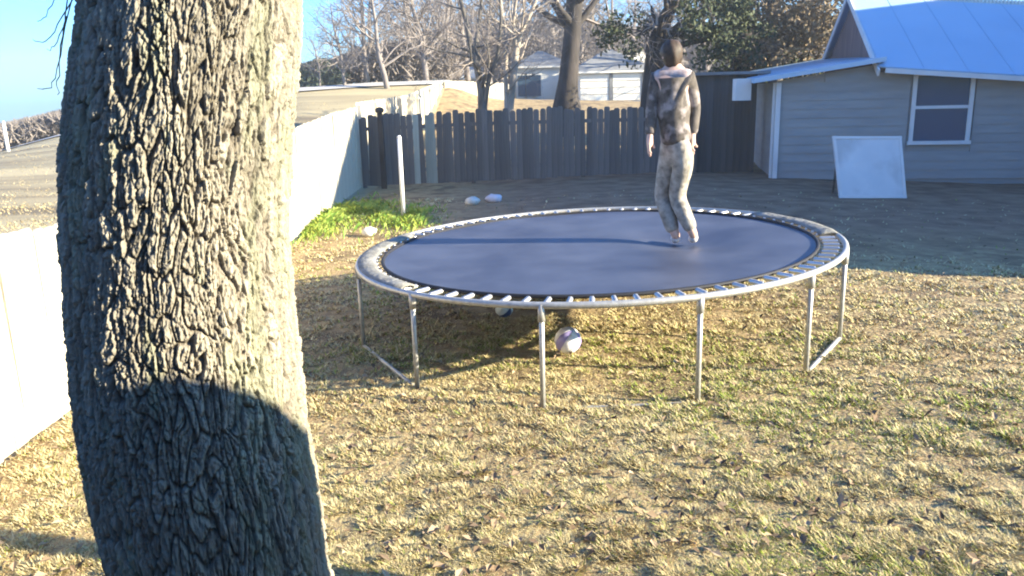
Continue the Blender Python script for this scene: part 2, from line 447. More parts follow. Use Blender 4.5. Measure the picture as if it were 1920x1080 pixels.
def make_oak():
    me, cx, r = oak_trunk()
    t = empty('oak_tree', (-1.0, TRUNK_Y, ground_z(-1, TRUNK_Y)), 'large rough barked oak trunk close to the camera beside the white fence', 'tree')
    link('trunk', me, None, t)
    for (d, L, rr) in (((-.5, .1, .9), 3.2, .24), ((.6, .45, .85), 3.0, .26)):
        mb = MB()
        Grower(3).branch([mb], (cx, TRUNK_Y, 4.25), np.array(d) / np.linalg.norm(d), L, rr, 0, 0)
        mb.build('limb', M['bark'], t, True)
    # thin bare twigs hanging beside the trunk at the upper left
    for path in ([(150, -60), (128, 10), (108, 55), (82, 78), (62, 74)], [(135, -40), (122, 40), (104, 84), (88, 92)], [(140, -20), (118, 70), (106, 140), (92, 168), (70, 166)], [(125, 30), (112, 96), (107, 160), (108, 178)], [(140, -60), (108, -20), (90, 25), (70, 40)]):
        P = [at_y(a, b, TRUNK_Y - .18 + .02 * i) for i, (a, b) in enumerate(path)]
        t_ = np.linspace(0, len(P) - 1, 12); P = np.array(P)
        Q = np.stack([np.interp(t_, range(len(P)), P[:, k]) for k in range(3)], 1)
        Q[1:-1] += np.random.default_rng(len(path) + path[0][0]).normal(0, .003, (10, 3))
        MB().tube(Q, np.linspace(.0024, .0009, 12), 4).build('twig', M['bark_grey'], t, True)
make_oak()

# ------------------------------------------------------------------ fences
def plank_mesh(name, m, w, th, seed):
    r = random.Random(seed); mb = MB(); a = w / 2; c = r.uniform(.018, .028)
    prof = [(-a, 0), (a, 0), (a, 1 - c), (a - c * 1.2, 1), (-a + c * 1.2, 1), (-a, 1 - c)]
    tw = r.uniform(-.004, .004)
    V = [(x + (tw if z > .5 else 0), -th / 2, z) for x, z in prof] + [(x + (tw if z > .5 else 0), th / 2, z) for x, z in prof]
    F = [(0, 1, 2, 3, 4, 5)[::1], (11, 10, 9, 8, 7, 6)] + [(i, 6 + i, 6 + (i + 1) % 6, (i + 1) % 6) for i in range(6)]
    mb.add(V, F)
    return mb.mesh(name, m)
def fence(root, A, B, tops, mats, pitch=.141, w=.139, base=lambda x, y: ground_z(x, y), special=None, lean=.006, th=.02, rails=True, side=1, jit=.02, rail_mat=None):
    """planks from A to B; tops(t) gives the absolute height of the top at distance t along the line."""
    A, B = np.array(A[:2], float), np.array(B[:2], float)
    L = np.linalg.norm(B - A); d = (B - A) / L; ang = math.atan2(d[1], d[0])
    meshes = [plank_mesh('plank', mats[0], w, th, s) for s in range(4)]
    alt = [plank_mesh('plank', mats[-1], w, th, s) for s in range(2)]
    n = int(L / pitch); R = random.Random(int(L * 100))
    nrm = np.array([-d[1], d[0]]) * side
    for i in range(n):
        t = (i + .5) * pitch; p = A + d * t
        zb = base(*p) + .03 + R.uniform(0, .02)
        h = tops(t) - zb + R.uniform(-jit, jit)
        o = bpy.data.objects.new('plank', alt[i % 2] if special and special(t, p) else meshes[R.randrange(4)])
        COL.objects.link(o); o.parent = root
        off = nrm * R.uniform(-.003, .003)
        o.location = Vector((p[0] + off[0], p[1] + off[1], zb)) - root.location
        o.scale = (1, 1, h); o.rotation_euler = (R.gauss(0, lean), R.gauss(0, lean), ang)
    if rails:
        for fz in (.22, .82):
            mb = MB(); k = max(1, int(L / 2.4))
            for i in range(k):
                q0, q1 = A + d * (L * i / k), A + d * (L * (i + 1) / k - .004)
                z0 = base(*q0) + (tops(L * i / k) - base(*q0)) * fz; z1 = base(*q1) + (tops(L * (i + 1) / k) - base(*q1)) * fz
                mb.beam((*(q0 + nrm * .032), z0), (*(q1 + nrm * .032), z1), .038, .085)
            mb.build('rail', rail_mat or mats[0], root)
        k = max(1, int(round(L / 2.4)))
        for i in range(k + 1):
            q = A + d * min(L - .01, L * i / k) + nrm * .1
            zb, zt = base(*q), tops(L * i / k)
            MB().box((*q, (zb + zt - .06) / 2 - .1), (.09, .09, zt - .06 - zb + .2), ((d[0], d[1], 0), (-d[1], d[0], 0), (0, 0, 1))).build('post', rail_mat or mats[0], root)

# left white fence along the yard
FA, FB = np.array([-3.17, 2.6]), np.array([-3.66, 19.95])
_dt = (FB - FA) / np.linalg.norm(FB - FA)
_n3 = np.array([_dt[1], -_dt[0], 0])
_tp = [(0, 440), (105, 420), (300, 345), (555, 238), (620, 213), (690, 194)]
_tt, _tz = [], []
for q in _tp:
    w_ = on_plane(*q, (*FA, 0), _n3); _tt.append(float(np.dot(w_[:2] - FA, _dt))); _tz.append(w_[2])
left_top = lambda t: float(np.interp(t, _tt, _tz))
lf = empty('plank_fence', (*FA, ground_z(*FA)), 'sunlit white plank fence running along the left side of the yard', 'fence')
fence(lf, FA, FB, left_top, [M['white_plank']], side=1, jit=.012, pitch=.146)
# neighbour's white fence going on behind the back fence
NA, NB, NC = np.array([-3.76, 20.3]), np.array([-3.45, 44.]), np.array([.1, 45.2])
nd_ = (NB - NA) / np.linalg.norm(NB - NA)
_nt = []
for q, Y in (((700, 192), 20.3), ((760, 178), 30), ((850, 151), 44)):
    _nt.append((Y - 20.3, at_y(*q, Y)[2]))
nf = empty('plank_fence', (*NA, ground_z(*NA)), 'white plank fence of the next yard continuing beyond the dark fence corner', 'fence')
fence(nf, NA, NB, lambda t: float(np.interp(t, [a for a, _ in _nt], [b for _, b in _nt])), [M['white_plank']], pitch=.24, w=.232, side=-1, jit=.01)
ng = empty('plank_fence', (*NB, ground_z(*NB)), 'far white plank fence behind the thin bare stems, facing the yard', 'fence')
_zN = at_y(880, 150, 44)[2]
fence(ng, NB + [.15, -.1], NC, lambda t: _zN - .05 * t, [M['white_plank']], pitch=.24, w=.232, side=1, jit=.02, base=lambda x, y: min(ground_z(x, y), _zN - 1.9))
# back fence
BA, BB = np.array([-3.6, 19.95]), np.array([4.55, 19.75])
def back_top(t):
    x = BA[0] + t
    return float(np.interp(x, [-3.6, .6, 3, 5], [1.64, 1.74, 1.66, 1.70]))
bf = empty('plank_fence', (*BA, ground_z(*BA)), 'shaded grey plank fence across the back of the yard behind the trampoline', 'fence')
def pale(t, p):
    px = 960 + 1500 * p[0] / p[1]
    return 783 < px < 800 or 806 < px < 830
fence(bf, BA, BB, back_top, [M['grey_plank'], M['pale_plank']], side=1, jit=.045, special=pale, lean=.011)
cp = MB().box((0, 0, .95), (.12, .12, 2.1)); cp.build('x', M['bark_dark']).name = 'fence_post'
fp = bpy.data.objects['fence_post']
q = at_y(712, 214, 19.6); fp.location = (q[0], q[1], q[2] - 1.98)
mb = MB(); mb.tube([(0, 0, 2.0), (0, 0, 2.03), (0, 0, 2.09), (0, 0, 2.13), (0, 0, 2.15)], [.05, .10, .11, .07, .01], 10)
cap = mb.build('finial', M['bark_dark'], None, True); cap.parent = fp
tag(fp, 'dark corner post with a round cap where the back fence meets the white fence', 'post')

# tall dark screen at the right end of the back fence
def dark_screen():
    y0 = 20.4
    t = empty('tall_screen', (5.2, y0, ground_z(5.2, y0)), 'tall dark board screen with a thin roof edge between the back fence and the house', 'screen')
    za = at_y(1350, 141, y0)[2]
    x0, x1 = at_y(1296, 200, y0)[0], at_y(1425, 200, y0)[0]
    n = int((x1 - x0) / .18); me = MB().box((0, 0, .5), (.174, .025, 1)).mesh('plank', M['dark_plank'])
    for i in range(n):
        o = bpy.data.objects.new('plank', me); COL.objects.link(o); o.parent = t
        x = x0 + (i + .5) * .18; zb = ground_z(x, y0)
        o.location = Vector((x, y0 + random.uniform(-.004, .004), zb)) - t.location; o.scale = (1, 1, za - zb)
    MB().box(((x0 + x1) / 2, y0 + .5, za + .04), (x1 - x0 + .3, 1.5, .07)).build('roof_edge', M['shingle'], t)
    MB().box(((x0 + x1) / 2, y0 + 1.0, za / 2), (x1 - x0, .05, za)).build('rear_wall', M['dark_plank'], t)
dark_screen()

# ------------------------------------------------------------------ grey house with the metal roof
def grey_house():
    L0 = ground(1447, 334)
    e = np.array([math.cos(rad(11)), -math.sin(rad(11)), 0]); b = np.array([math.sin(rad(11)), math.cos(rad(11)), 0]); up = np.array([0, 0, 1.0])
    W = lambda px, py: on_plane(px, py, L0, b)
    def sd(px, py):
        p = W(px, py); return float(np.dot(p - L0, e)), p[2]
    P = lambda s, d, z: L0 + e * s + b * d + np.array([0, 0, z - L0[2]])
    t = empty('grey_house', L0, 'grey house with a blue metal roof standing in shade at the right', 'house')
    sG, zG = sd(1652, 118)                # gable end position
    sE, zE = sd(1920, 134)
    slope_e = (zE - zG) / (sE - sG)
    sEnd = sE + 5.0
    zb = lambda s: float(terrain(*(P(s, 0, 0)[:2]))) - .05
    sL, zL = sd(1447, 152)
    DEP = 7.2
    # front wall: boards laid one above another between bottom and the eave line
    eave = lambda s: (zL + (zG - zL) * (s - sL) / (sG - sL)) if s < sG else zG + slope_e * (s - sG)
    win = [sd(1717, 142), sd(1812, 264)]
    ws0, ws1, wz1, wz0 = win[0][0], win[1][0], win[0][1], win[1][1]
    wt = MB()
    wt.add([P(0, .03, zb(0) - .3), P(sEnd, .03, zb(sEnd) - .3), P(sEnd, .03, eave(sEnd) - .02), P(sG, .03, zG - .02), P(0, .03, eave(0) - .02)], [(0, 1, 2, 3, 4)])
    wall = wt.build('wall', M['siding'], t)
    hb = .2
    z = zb(0) + .02
    k = 0
    while z < zG:
        segs = [(0.0, ws0 - .09), (ws1 + .09, sEnd)] if (z + hb > wz0 - .08 and z < wz1 + .08) else [(0.0, sEnd)]
        for (a, c_) in segs:
            # clip the board under the sloping lean-to eave
            top = z + hb
            if a == 0.0 and top > eave(0) - .03:
                if top - .02 > zG - .05: 
                    a = sG
                else:
                    a = sL + (top + .02 - zL) / (zG - zL) * (sG - sL)
            if slope_e < 0 and c_ == sEnd and top + .02 > eave(sEnd):
                c_ = min(c_, sG + (top + .02 - zG) / slope_e)
            if c_ - a < .1: continue
            mb = MB()
            mb.add([P(a, .028, z), P(c_, .028, z), P(c_, -.010, z), P(a, -.010, z), P(a, .028, top), P(c_, .028, top), P(c_, .006, top), P(a, .006, top)],
                   [(3, 2, 6, 7), (0, 3, 7, 4), (1, 5, 6, 2), (0, 1, 2, 3), (4, 7, 6, 5)])
            mb.build('siding_board', M['siding'], wall)
        z += hb
    # left side wall of the lean-to
    lw = MB()
    lw.add([P(0, 0, zb(0) - .3), P(-.0, DEP * .8, zb(0) - .3), P(0, DEP * .8, eave(0) - .05), P(0, 0, eave(0) - .05)], [(0, 3, 2, 1)])
    lw.build('side_wall', M['siding'], t)
    rw = MB(); rw.add([P(0, DEP, -.4), P(sEnd, DEP, -.4), P(sEnd, DEP, zG), P(0, DEP, zG - .6)], [(0, 3, 2, 1)]); rw.build('rear_wall', M['siding'], t)
    ew = MB(); ew.add([P(sEnd, .03, -.4), P(sEnd, DEP, -.4), P(sEnd, DEP, zG), P(sEnd, .03, eave(sEnd))], [(0, 1, 2, 3)]); ew.build('end_wall', M['siding'], t)
    # corner boards
    MB().beam(P(.05, -.035, zb(0)), P(.05, -.035, eave(0) - .06), .11, .05, up=-b).build('corner_board', M['trim'], t)
    MB().beam(P(-.035, .07, zb(0)), P(-.035, .07, eave(0) - .06), .05, .11, up=b).build('corner_board', M['trim'], t)
    # lean-to roof, a thin sloping slab
    lr = MB(); o = .38
    zl = lambda s: zL + (zG - zL) * (s - sL) / (sG - sL)
    a0, a1 = -.55, sG + .02
    v = []
    for dz in (0, .10):
        for (s_, d_) in ((a0, -o), (a1, -o), (a1, DEP), (a0, DEP)): v.append(P(s_, d_, zl(s_) + .02 + dz + (.22 * max(d_, 0) / DEP)))
    lr.add(v, [(0, 3, 2, 1), (4, 5, 6, 7), (0, 1, 5, 4), (1, 2, 6, 5), (2, 3, 7, 6), (3, 0, 4, 7)])
    lr.build('lean_to_roof', M['roof'], t)
    # main roof: two slopes from the gable to the right
    apx = on_plane(1600, -6, P(sG, 0, 0), e)
    dA = float(np.dot(apx - L0, b)); zA = apx[2]
    far = on_plane(1521, 104, P(sG, 0, 0), e); dF = float(np.dot(far - L0, b))
    dA = max(2.4, min(dA, 6)); 
    def roof_pt(s, f): # f 0 eave .. 1 ridge on the front slope
        d_ = -.42 + (dA + .42) * f; z_ = (zG - .12) + (zA - zG + .12) * f
        return P(s, d_, z_ + slope_e * (s - sG))
    sg0 = sG - .12
    npan = int((sEnd + .3 - sg0) / .9)
    for i in range(npan):
        a, c_ = sg0 + i * .9, sg0 + (i + 1) * .9 - .001
        q = [roof_pt(a, 0), roof_pt(c_, 0), roof_pt(c_, 1), roof_pt(a, 1)]
        nrm = np.cross(q[1] - q[0], q[3] - q[0]); nrm /= np.linalg.norm(nrm)
        mb = MB(); mb.add(q + [x + nrm * .03 for x in q], [(3, 2, 1, 0), (4, 5, 6, 7), (0, 1, 5, 4), (1, 2, 6, 5), (2, 3, 7, 6), (3, 0, 4, 7)])
        for s_ in (a + .02,):
            mb.beam(roof_pt(s_, 0) + nrm * .035, roof_pt(s_, 1) + nrm * .031, .016, .010, up=nrm)
        mb.build('roof_panel', M['roof'], t)
    d2 = dA * 2 + .42
    mb = MB(); mb.add([roof_pt(sg0, 1), roof_pt(sEnd + .3, 1), P(sEnd + .3, d2, zG + slope_e * (sEnd - sG)), P(sg0, d2, zG)], [(0, 1, 2, 3)]); mb.build('rear_roof', M['roof'], t)
    # corrugated ridge cap catching the sun
    mb = MB(); s_ = sg0
    while s_ < sEnd + .3:
        p0 = roof_pt(s_ + .03, 1)
        mb.add([p0 + b * -.14 + up * -.06, p0 + e * .06 + b * -.14 + up * -.06, p0 + e * .06 + up * .10, p0 + up * .10, p0 + b * .14 + up * -.06, p0 + e * .06 + b * .14 + up * -.06,
                p0 + e * .06 + up * -.04, p0 + up * -.04], [(0, 1, 2, 3), (3, 2, 5, 4), (0, 3, 4), (1, 5, 2)])
        s_ += .085
    mb.build('ridge_cap', M['ridge'], t)
    # gable wall and its barge boards
    g0, g1, ga = P(sG, 0, zG - .1), P(sG, dA * 2, zG - .1), P(sG, dA, zA - .12)
    MB().add([g0, ga, g1, P(sG, dA * 2, zG - .8), P(sG, 0, zG - .8)], [(0, 1, 2, 3, 4)]).build('gable_wall', M['gable'], t)
    for side in (-1, 1):
        a = P(sg0 - .02, dA + side * (dA + .46), zG - .22) ; c_ = P(sg0 - .02, dA, zA + .02)
        MB().beam(a, c_, .04, .15, up=np.cross(c_ - a, e)).build('barge_board', M['trim'], t)
    # soffit and fascia along the eave
    MB().beam(P(sG, -.43, zG - .17), P(sEnd, -.43, zG - .17 + slope_e * (sEnd - sG)), .03, .10).build('fascia', M['trim'], t)
    MB().add([P(sG, -.41, zG - .20), P(sEnd, -.41, zG - .20 + slope_e * (sEnd - sG)), P(sEnd, .02, zG - .20 + slope_e * (sEnd - sG)), P(sG, .02, zG - .20)], [(0, 1, 2, 3)]).build('soffit', M['siding'], t)
    # window
    wmid = (wz0 + wz1) / 2 + .03
    fr = MB()
    fw = .085
    for (a, c_) in ((P(ws0, -.03, wz0), P(ws0, -.03, wz1)), (P(ws1, -.03, wz0), P(ws1, -.03, wz1))): fr.beam(a, c_, fw, .05, up=b)
    fr.beam(P(ws0 - .043, -.031, wz1 + .04), P(ws1 + .043, -.031, wz1 + .04), .05, .085)
    window = fr.build('window', M['trim'], t)
    MB().beam(P(ws0 - .07, -.045, wz0 - .03), P(ws1 + .07, -.045, wz0 - .03), .08, .08).build('sill', M['trim'], window)
    MB().beam(P(ws0 + .043, -.026, wmid), P(ws1 - .043, -.026, wmid), .04, .07).build('sash_rail', M['trim'], window)
    for (z0_, z1_, dd) in ((wz0 + .01, wmid - .035, .0), (wmid + .035, wz1, .012)):
        MB().box(P((ws0 + ws1) / 2, dd, (z0_ + z1_) / 2), (ws1 - ws0 - .086, .012, z1_ - z0_), (e, b, up)).build('pane', M['glass'], window)
    # small white box under the lean-to eave on the far side
    bx = at_y(1391, 168, 19.4)
    MB().box(bx, (.36, .3, .5)).build('vent_box', M['trim'], t)
    # leaning white board
    p0, p1 = ground(1574, 372), ground(1700, 372)
    dirp = (p1 - p0); wd = np.linalg.norm(dirp[:2]); dirp = dirp / np.linalg.norm(dirp)
    q0, q1 = W(1560, 254), W(1692, 254)
    mid0 = (p0 + p1) / 2; hgt = at_y(1628, 254, mid0[1] + .35)[2] - mid0[2]
    tp0 = at_y(1561, 255, p0[1] + .34); tp1 = at_y(1690, 255, p1[1] + .34)
    mb = MB(); nb = np.cross(p1 - p0, tp0 - p0); nb /= np.linalg.norm(nb)
    q = [p0, p1, tp1, tp0]
    mb.add(q + [x - nb * .03 for x in q], [(0, 1, 2, 3), (7, 6, 5, 4), (0, 4, 5, 1), (1, 5, 6, 2), (2, 6, 7, 3), (3, 7, 4, 0)])
    bo = mb.build('leaning_board', M['board'])
    tag(bo, 'large square white board propped up on the ground in front of the grey house wall', 'board')
    fo = nb * .006
    for (a_, c_) in ((p0, p1), (tp0, tp1), (p0, tp0), (p1, tp1)):
        in_ = ((p0 + p1 + tp0 + tp1) / 4 - (a_ + c_) / 2); in_ /= np.linalg.norm(in_)
        MB().beam(a_ + in_ * .03 + fo, c_ + in_ * .03 + fo, .05, .016, up=nb).build('edge_strip', M['trim'], bo)
    for k in (0, 1):
        st = MB(); f_ = .12 + .76 * k
        foot = p0 + (p1 - p0) * f_ + np.array([0.12, 1.0, 0]); foot[2] = ground_z(*foot[:2])
        st.beam(tp0 + (tp1 - tp0) * f_ - nb * .05 - np.array([0, 0, .1]), foot, .04, .04)
        st.build('prop_leg', M['grey_plank'], bo)
    return t
grey_house()

# ------------------------------------------------------------------ trampoline
TC = np.array([.76, 7.2]); TR, TH, RT = 2.13, .74, .034
def trampoline():
    zc = float(yard_z(TC[0]))
    t = empty('trampoline', (*TC, zc), 'large round trampoline with a dark blue jumping mat and silver legs', 'trampoline')
    rim_z = lambda x: TH + RT * (x - TC[0])
    C = lambda a, r, dz=0.0: np.array([TC[0] + r * math.cos(a), TC[1] + r * math.sin(a), rim_z(TC[0] + r * math.cos(a)) + dz])
    mb = MB(); mb.tube([C(a, TR) for a in np.linspace(0, 2 * np.pi, 120, endpoint=False)], .024, 10, closed=True); mb.build('frame_rail', M['steel'], t, True)
    RM = 1.915
    # mat: slightly dished, pressed down under the jumper
    rs = np.concatenate([[0], np.linspace(.1, RM, 26)]); n = 96; V = []
    for r in rs:
        for k in range(n):
            p = C(2 * math.pi * k / n, r)
            dd = math.hypot(p[0] - FEET[0], p[1] - FEET[1])
            p[2] += -.02 * (1 - (r / RM) ** 2) - .07 * math.exp(-(dd / .38) ** 2) * (1 - (r / RM) ** 4) + .004 * math.sin(p[0] * 5 + p[1] * 3)
            V.append(p)
    F = [(i * n + k, i * n + (k + 1) % n, (i + 1) * n + (k + 1) % n, (i + 1) * n + k)[::-1] for i in range(len(rs) - 1) for k in range(n)]
    mb = MB().add(V, [f[::-1] for f in F])
    mt = mb.build('mat', M['mat'], t, True)
    mb = MB(); ring = [C(a, RM, .004) for a in np.linspace(0, 2 * np.pi, 120, endpoint=False)]
    mb.tube(ring, .016, 6, closed=True); mb.build('hem', M['band'], mt, True)
    ns = 84
    sm = MB(); L = TR - RM - .03
    # coil drawn as a ribbed barrel with end hooks
    xs, rr = [0, .03], [.004, .004]
    for i in range(10): xs += [.03 + (L - .06) * (i + .02) / 10, .03 + (L - .06) * (i + .5) / 10]; rr += [.015, .021]
    xs += [L - .03, L]; rr += [.004, .004]
    sm.tube([(x, 0, 0) for x in xs], rr, 6)
    sme = sm.mesh('spring', M['spring'], True)
    for k in range(ns):
        a = 2 * math.pi * (k + .5) / ns
        o = bpy.data.objects.new('spring', sme); COL.objects.link(o); o.parent = t
        o.location = Vector(C(a, RM + .012)) - t.location
        o.rotation_euler = (0, -RT * math.cos(a), a)
    # torn safety pads left on two stretches of the rim
    for (a0, a1, lab) in ((rad(152), rad(222), 'faded pale pad'), (rad(-8), rad(30), 'grey pad')):
        k = int((a1 - a0) / .07); nr = 7; V, F = [], []
        for i in range(k + 1):
            a = a0 + (a1 - a0) * i / k
            edge = vnoise(np.array([i * .9]), np.array([a0]), 4)[0]
            for j in range(nr):
                f = j / (nr - 1)
                r = (RM + .045 + .03 * edge) * (1 - f) + (TR + .03) * f
                V.append(C(a, r, .018 + .026 * math.sin(math.pi * f) * (.6 + .6 * edge) - .03 * max(0, f - .85) / .15 * 1.2))
        for i in range(k):
            for j in range(nr - 1): F.append((i * nr + j, i * nr + j + 1, (i + 1) * nr + j + 1, (i + 1) * nr + j)[::-1])
        mb = MB().add(V, F); me = mb.mesh('safety_pad', M['pad'], True)
        o = link('safety_pad', me, None, t); o['label'] = lab
        so = o.modifiers.new('thick', 'SOLIDIFY'); so.thickness = .015; so.offset = 1
    # U legs: two uprights joined by a bar lying on the grass
    def leg(a):
        top = C(a, TR, -.02); bot = C(a, TR + .0); bot[2] = float(yard_z(bot[0])) + (.025 if top[0] > 2.2 else -.012)
        return top, bot
    def ang(px):                                  # front side of the rim at a picture column
        best = min(np.linspace(-np.pi * 1.08, .12, 800), key=lambda a: abs(pxcol(C(a, TR, -.35)) - px))
        return best
    def pxcol(P):
        v = P - O; Z = v[1] * _c - v[2] * _s; Yc = v[1] * _s + v[2] * _c
        return 960 + FPX * (_cr * v[0] / Z - _sr * Yc / Z)
    pairs = [(ang(670), ang(777)), (ang(1017), ang(1312)), (ang(1517), ang(1580)), (rad(62), rad(112))]
    for a, c_ in pairs:
        (ta, ba), (tb, bb) = leg(a), leg(c_)
        for T, Bt in ((ta, ba), (tb, bb)):
            lg = MB().tube([T, (T + Bt) / 2, Bt], .019, 10).build('leg', M['steel'], t, True)
            MB().tube([T + [0, 0, .03], T + [0, 0, -.09]], .026, 10).build('sleeve', M['steel'], lg, True)
        m_ = (ba + bb) / 2
        MB().tube([ba, ba + (m_ - ba) * .5, m_, bb + (m_ - bb) * .5, bb], .019, 10).build('ground_bar', M['steel'], t, True)
    return t

def mat_point(px, py):
    d = ray(px, py); tt = (TH - .06 - CAM_H) / d[2]
    for _ in range(20):
        p = O + tt * d; tt += ((TH - .06 + RT * (p[0] - TC[0])) - p[2]) / d[2]
    return O + tt * d
FEET = mat_point(1288, 458)
trampoline()

# ------------------------------------------------------------------ person on the trampoline
def skin_mesh(name, joints, edges, m, parent, levels=2, root=0):
    names = list(joints); idx = {k: i for i, k in enumerate(names)}
    me = bpy.data.meshes.new(name)
    me.from_pydata([tuple(joints[k][0]) for k in names], [(idx[a], idx[b]) for a, b in edges], [])
    o = bpy.data.objects.new(name, me); COL.objects.link(o)
    o.modifiers.new('skin', 'SKIN').use_smooth_shade = True
    sv = me.skin_vertices[0].data
    for i, k in enumerate(names):
        r = joints[k][1]; sv[i].radius = r if isinstance(r, tuple) else (r, r)
        sv[i].use_root = (i == root)
    ss = o.modifiers.new('sub', 'SUBSURF'); ss.levels = ss.render_levels = levels
    dg = bpy.context.evaluated_depsgraph_get()
    me2 = bpy.data.meshes.new_from_object(o.evaluated_get(dg))
    bpy.data.objects.remove(o)
    me2.materials.clear(); me2.materials.append(m)
    me2.name = name
    me2.polygons.foreach_set('use_smooth', [True] * len(me2.polygons))
    return link(name, me2, None, parent)

def person():
    Y = FEET[1]
    z0 = FEET[2]
    t = empty('person', FEET, 'person in a mottled dark top and pale trousers bouncing on the trampoline with bent knees', 'person')
    def q(px, py, dy=0.0): return at_y(px, py, Y + dy)
    J = {}
    def j(k, px, py, r, dy=0.0): J[k] = (q(px, py, dy), r)
    j('pelvis', 1268, 272, .125, .0)
    j('waist', 1264, 232, .115, .0)
    j('chest', 1261, 180, .135, .02)
    j('upper', 1261, 148, .120, .02)
    j('neck', 1262, 124, .058, .04)
    j('skull', 1259, 107, .080, .07)
    j('crown', 1258, 92, .075, .07)
    j('shL', 1231, 146, .062, .05); j('elL', 1222, 206, .045, .02); j('wrL', 1219, 256, .030, -.06); j('haL', 1217, 274, .034, -.08)
    j('shR', 1291, 145, .062, -.03); j('elR', 1303, 204, .045, .06); j('wrR', 1298, 254, .030, .02); j('haR', 1297, 272, .034, -.02)
    j('hipL', 1256, 296, .088, .06); j('knL', 1242, 370, .064, .16); j('caL', 1254, 405, .058, .08); j('anL', 1268, 444, .040, .02); j('toL', 1264, 458, .036, .16)
    j('hipR', 1284, 296, .088, -.06); j('knR', 1268, 368, .064, .06); j('caR', 1283, 402, .058, -.02); j('anR', 1301, 441, .040, -.06); j('toR', 1298, 455, .036, .08)
    for k in ('toL', 'toR'): J[k][0][2] = z0 + .035
    E = [('pelvis', 'waist'), ('waist', 'chest'), ('chest', 'upper'), ('upper', 'neck'), ('neck', 'skull'), ('skull', 'crown'),
         ('upper', 'shL'), ('shL', 'elL'), ('elL', 'wrL'), ('wrL', 'haL'), ('upper', 'shR'), ('shR', 'elR'), ('elR', 'wrR'), ('wrR', 'haR'),
         ('pelvis', 'hipL'), ('hipL', 'knL'), ('knL', 'caL'), ('caL', 'anL'), ('anL', 'toL'), ('pelvis', 'hipR'), ('hipR', 'knR'), ('knR', 'caR'), ('caR', 'anR'), ('anR', 'toR')]
    Jb = dict(J)
    # five fingers per hand
    for s in ('L', 'R'):
        h = J['ha' + s][0]; w = J['wr' + s][0]; d = (h - w) / np.linalg.norm(h - w)
        side = np.cross(d, np.array([1.0, 0, 0])); side /= np.linalg.norm(side); fw = np.cross(side, d)
        for i, (off, ln) in enumerate(((-.030, .065), (-.011, .078), (.010, .074), (.029, .058))):
            a = h + side * off + d * .015; b_ = a + d * ln * .55 + fw * .004; c_ = b_ + d * ln * .4 + fw * .02
            for nm, p_, r_ in (('a', a, .010), ('b', b_, .0095), ('c', c_, .008)): Jb['f%s%d%s' % (s, i, nm)] = (p_, r_)
            E += [('ha' + s, 'f%s%da' % (s, i)), ('f%s%da' % (s, i), 'f%s%db' % (s, i)), ('f%s%db' % (s, i), 'f%s%dc' % (s, i))]
        a = h - d * .02 + fw * .03 + side * -.02; b_ = a + d * .03 + fw * .025
        Jb['t%sa' % s] = (a, .012); Jb['t%sb' % s] = (b_, .010); E += [('ha' + s, 't%sa' % s), ('t%sa' % s, 't%sb' % s)]
    body = skin_mesh('body', Jb, E, M['skin'], t)
    # clothes follow the same joints, a little fuller
    def sub(keys, grow, extra=None):
        D = {k: (J[k][0], J[k][1] + grow) for k in keys}
        if extra: D.update(extra)
        return D
    tors = sub(['pelvis', 'waist', 'chest', 'upper', 'shL', 'elL', 'shR', 'elR', 'wrL', 'wrR'], .020)
    tors['hem'] = (q(1268, 276), .142); tors['pelvis'] = (q(1267, 255), .146); tors['elL'] = (J['elL'][0], .058); tors['elR'] = (J['elR'][0], .058)
    skin_mesh('shirt', tors, [('hem', 'pelvis'), ('pelvis', 'waist'), ('waist', 'chest'), ('chest', 'upper'), ('upper', 'shL'), ('shL', 'elL'), ('upper', 'shR'), ('shR', 'elR'), ('elL', 'wrL'), ('elR', 'wrR')], M['shirt'], t, root=list(tors).index('chest'))
    yk = {'a': (q(1262, 142, .03), .085), 'l': (q(1236, 146, .05), .086), 'r': (q(1288, 145, -.03), .086), 'rr': (q(1297, 158, 0), .074), 'll': (q(1228, 158, .05), .074)}
    skin_mesh('shoulder_cape', yk, [('a', 'l'), ('a', 'r'), ('r', 'rr'), ('l', 'll')], M['yoke'], t)
    leg = sub(['pelvis', 'hipL', 'knL', 'caL', 'hipR', 'knR', 'caR'], .020)
    for s, px, py, dy in (('L', 1263, 437, .03), ('R', 1298, 434, -.05)): leg['hem' + s] = (q(px, py, dy), .062)
    leg['pelvis'] = (q(1268, 270), .120); leg['belt'] = (q(1267, 246), .115)
    skin_mesh('trousers', leg, [('belt', 'pelvis'), ('pelvis', 'hipL'), ('hipL', 'knL'), ('knL', 'caL'), ('caL', 'hemL'), ('pelvis', 'hipR'), ('hipR', 'knR'), ('knR', 'caR'), ('caR', 'hemR')], M['trouser'], t)
    for s in ('L', 'R'):
        skin_mesh('sock', {'a': (J['an' + s][0], .046), 'b': (J['to' + s][0] * .35 + J['an' + s][0] * .65 - [0, 0, .02], .045), 'c': (J['to' + s][0], .042)}, [('a', 'b'), ('b', 'c')], M['sock'], t)
    # hair cap and a face turned away to the left
    hc0 = q(1259, 100, .05); hv = []; hf = []; RH = random.Random(4)
    nn, kk = 14, 20
    for i in range(nn + 1):
        la = math.pi / 2 - math.pi * i / nn
        for k2 in range(kk):
            a_ = 2 * math.pi * k2 / kk
            front = max(0, math.cos(a_ - math.radians(120)))
            rr = .105 * (1 + .07 * math.sin(a_ * 7 + la * 3) + RH.uniform(-.03, .03))
            zz = math.sin(la) * .118
            if la < 0: zz *= (1.25 - .9 * front); rr *= (1 - .22 * front)
            hv.append((hc0[0] + rr * math.cos(la) ** .8 * math.cos(a_) * .92, hc0[1] + rr * math.cos(la) ** .8 * math.sin(a_) * 1.05, hc0[2] + zz))
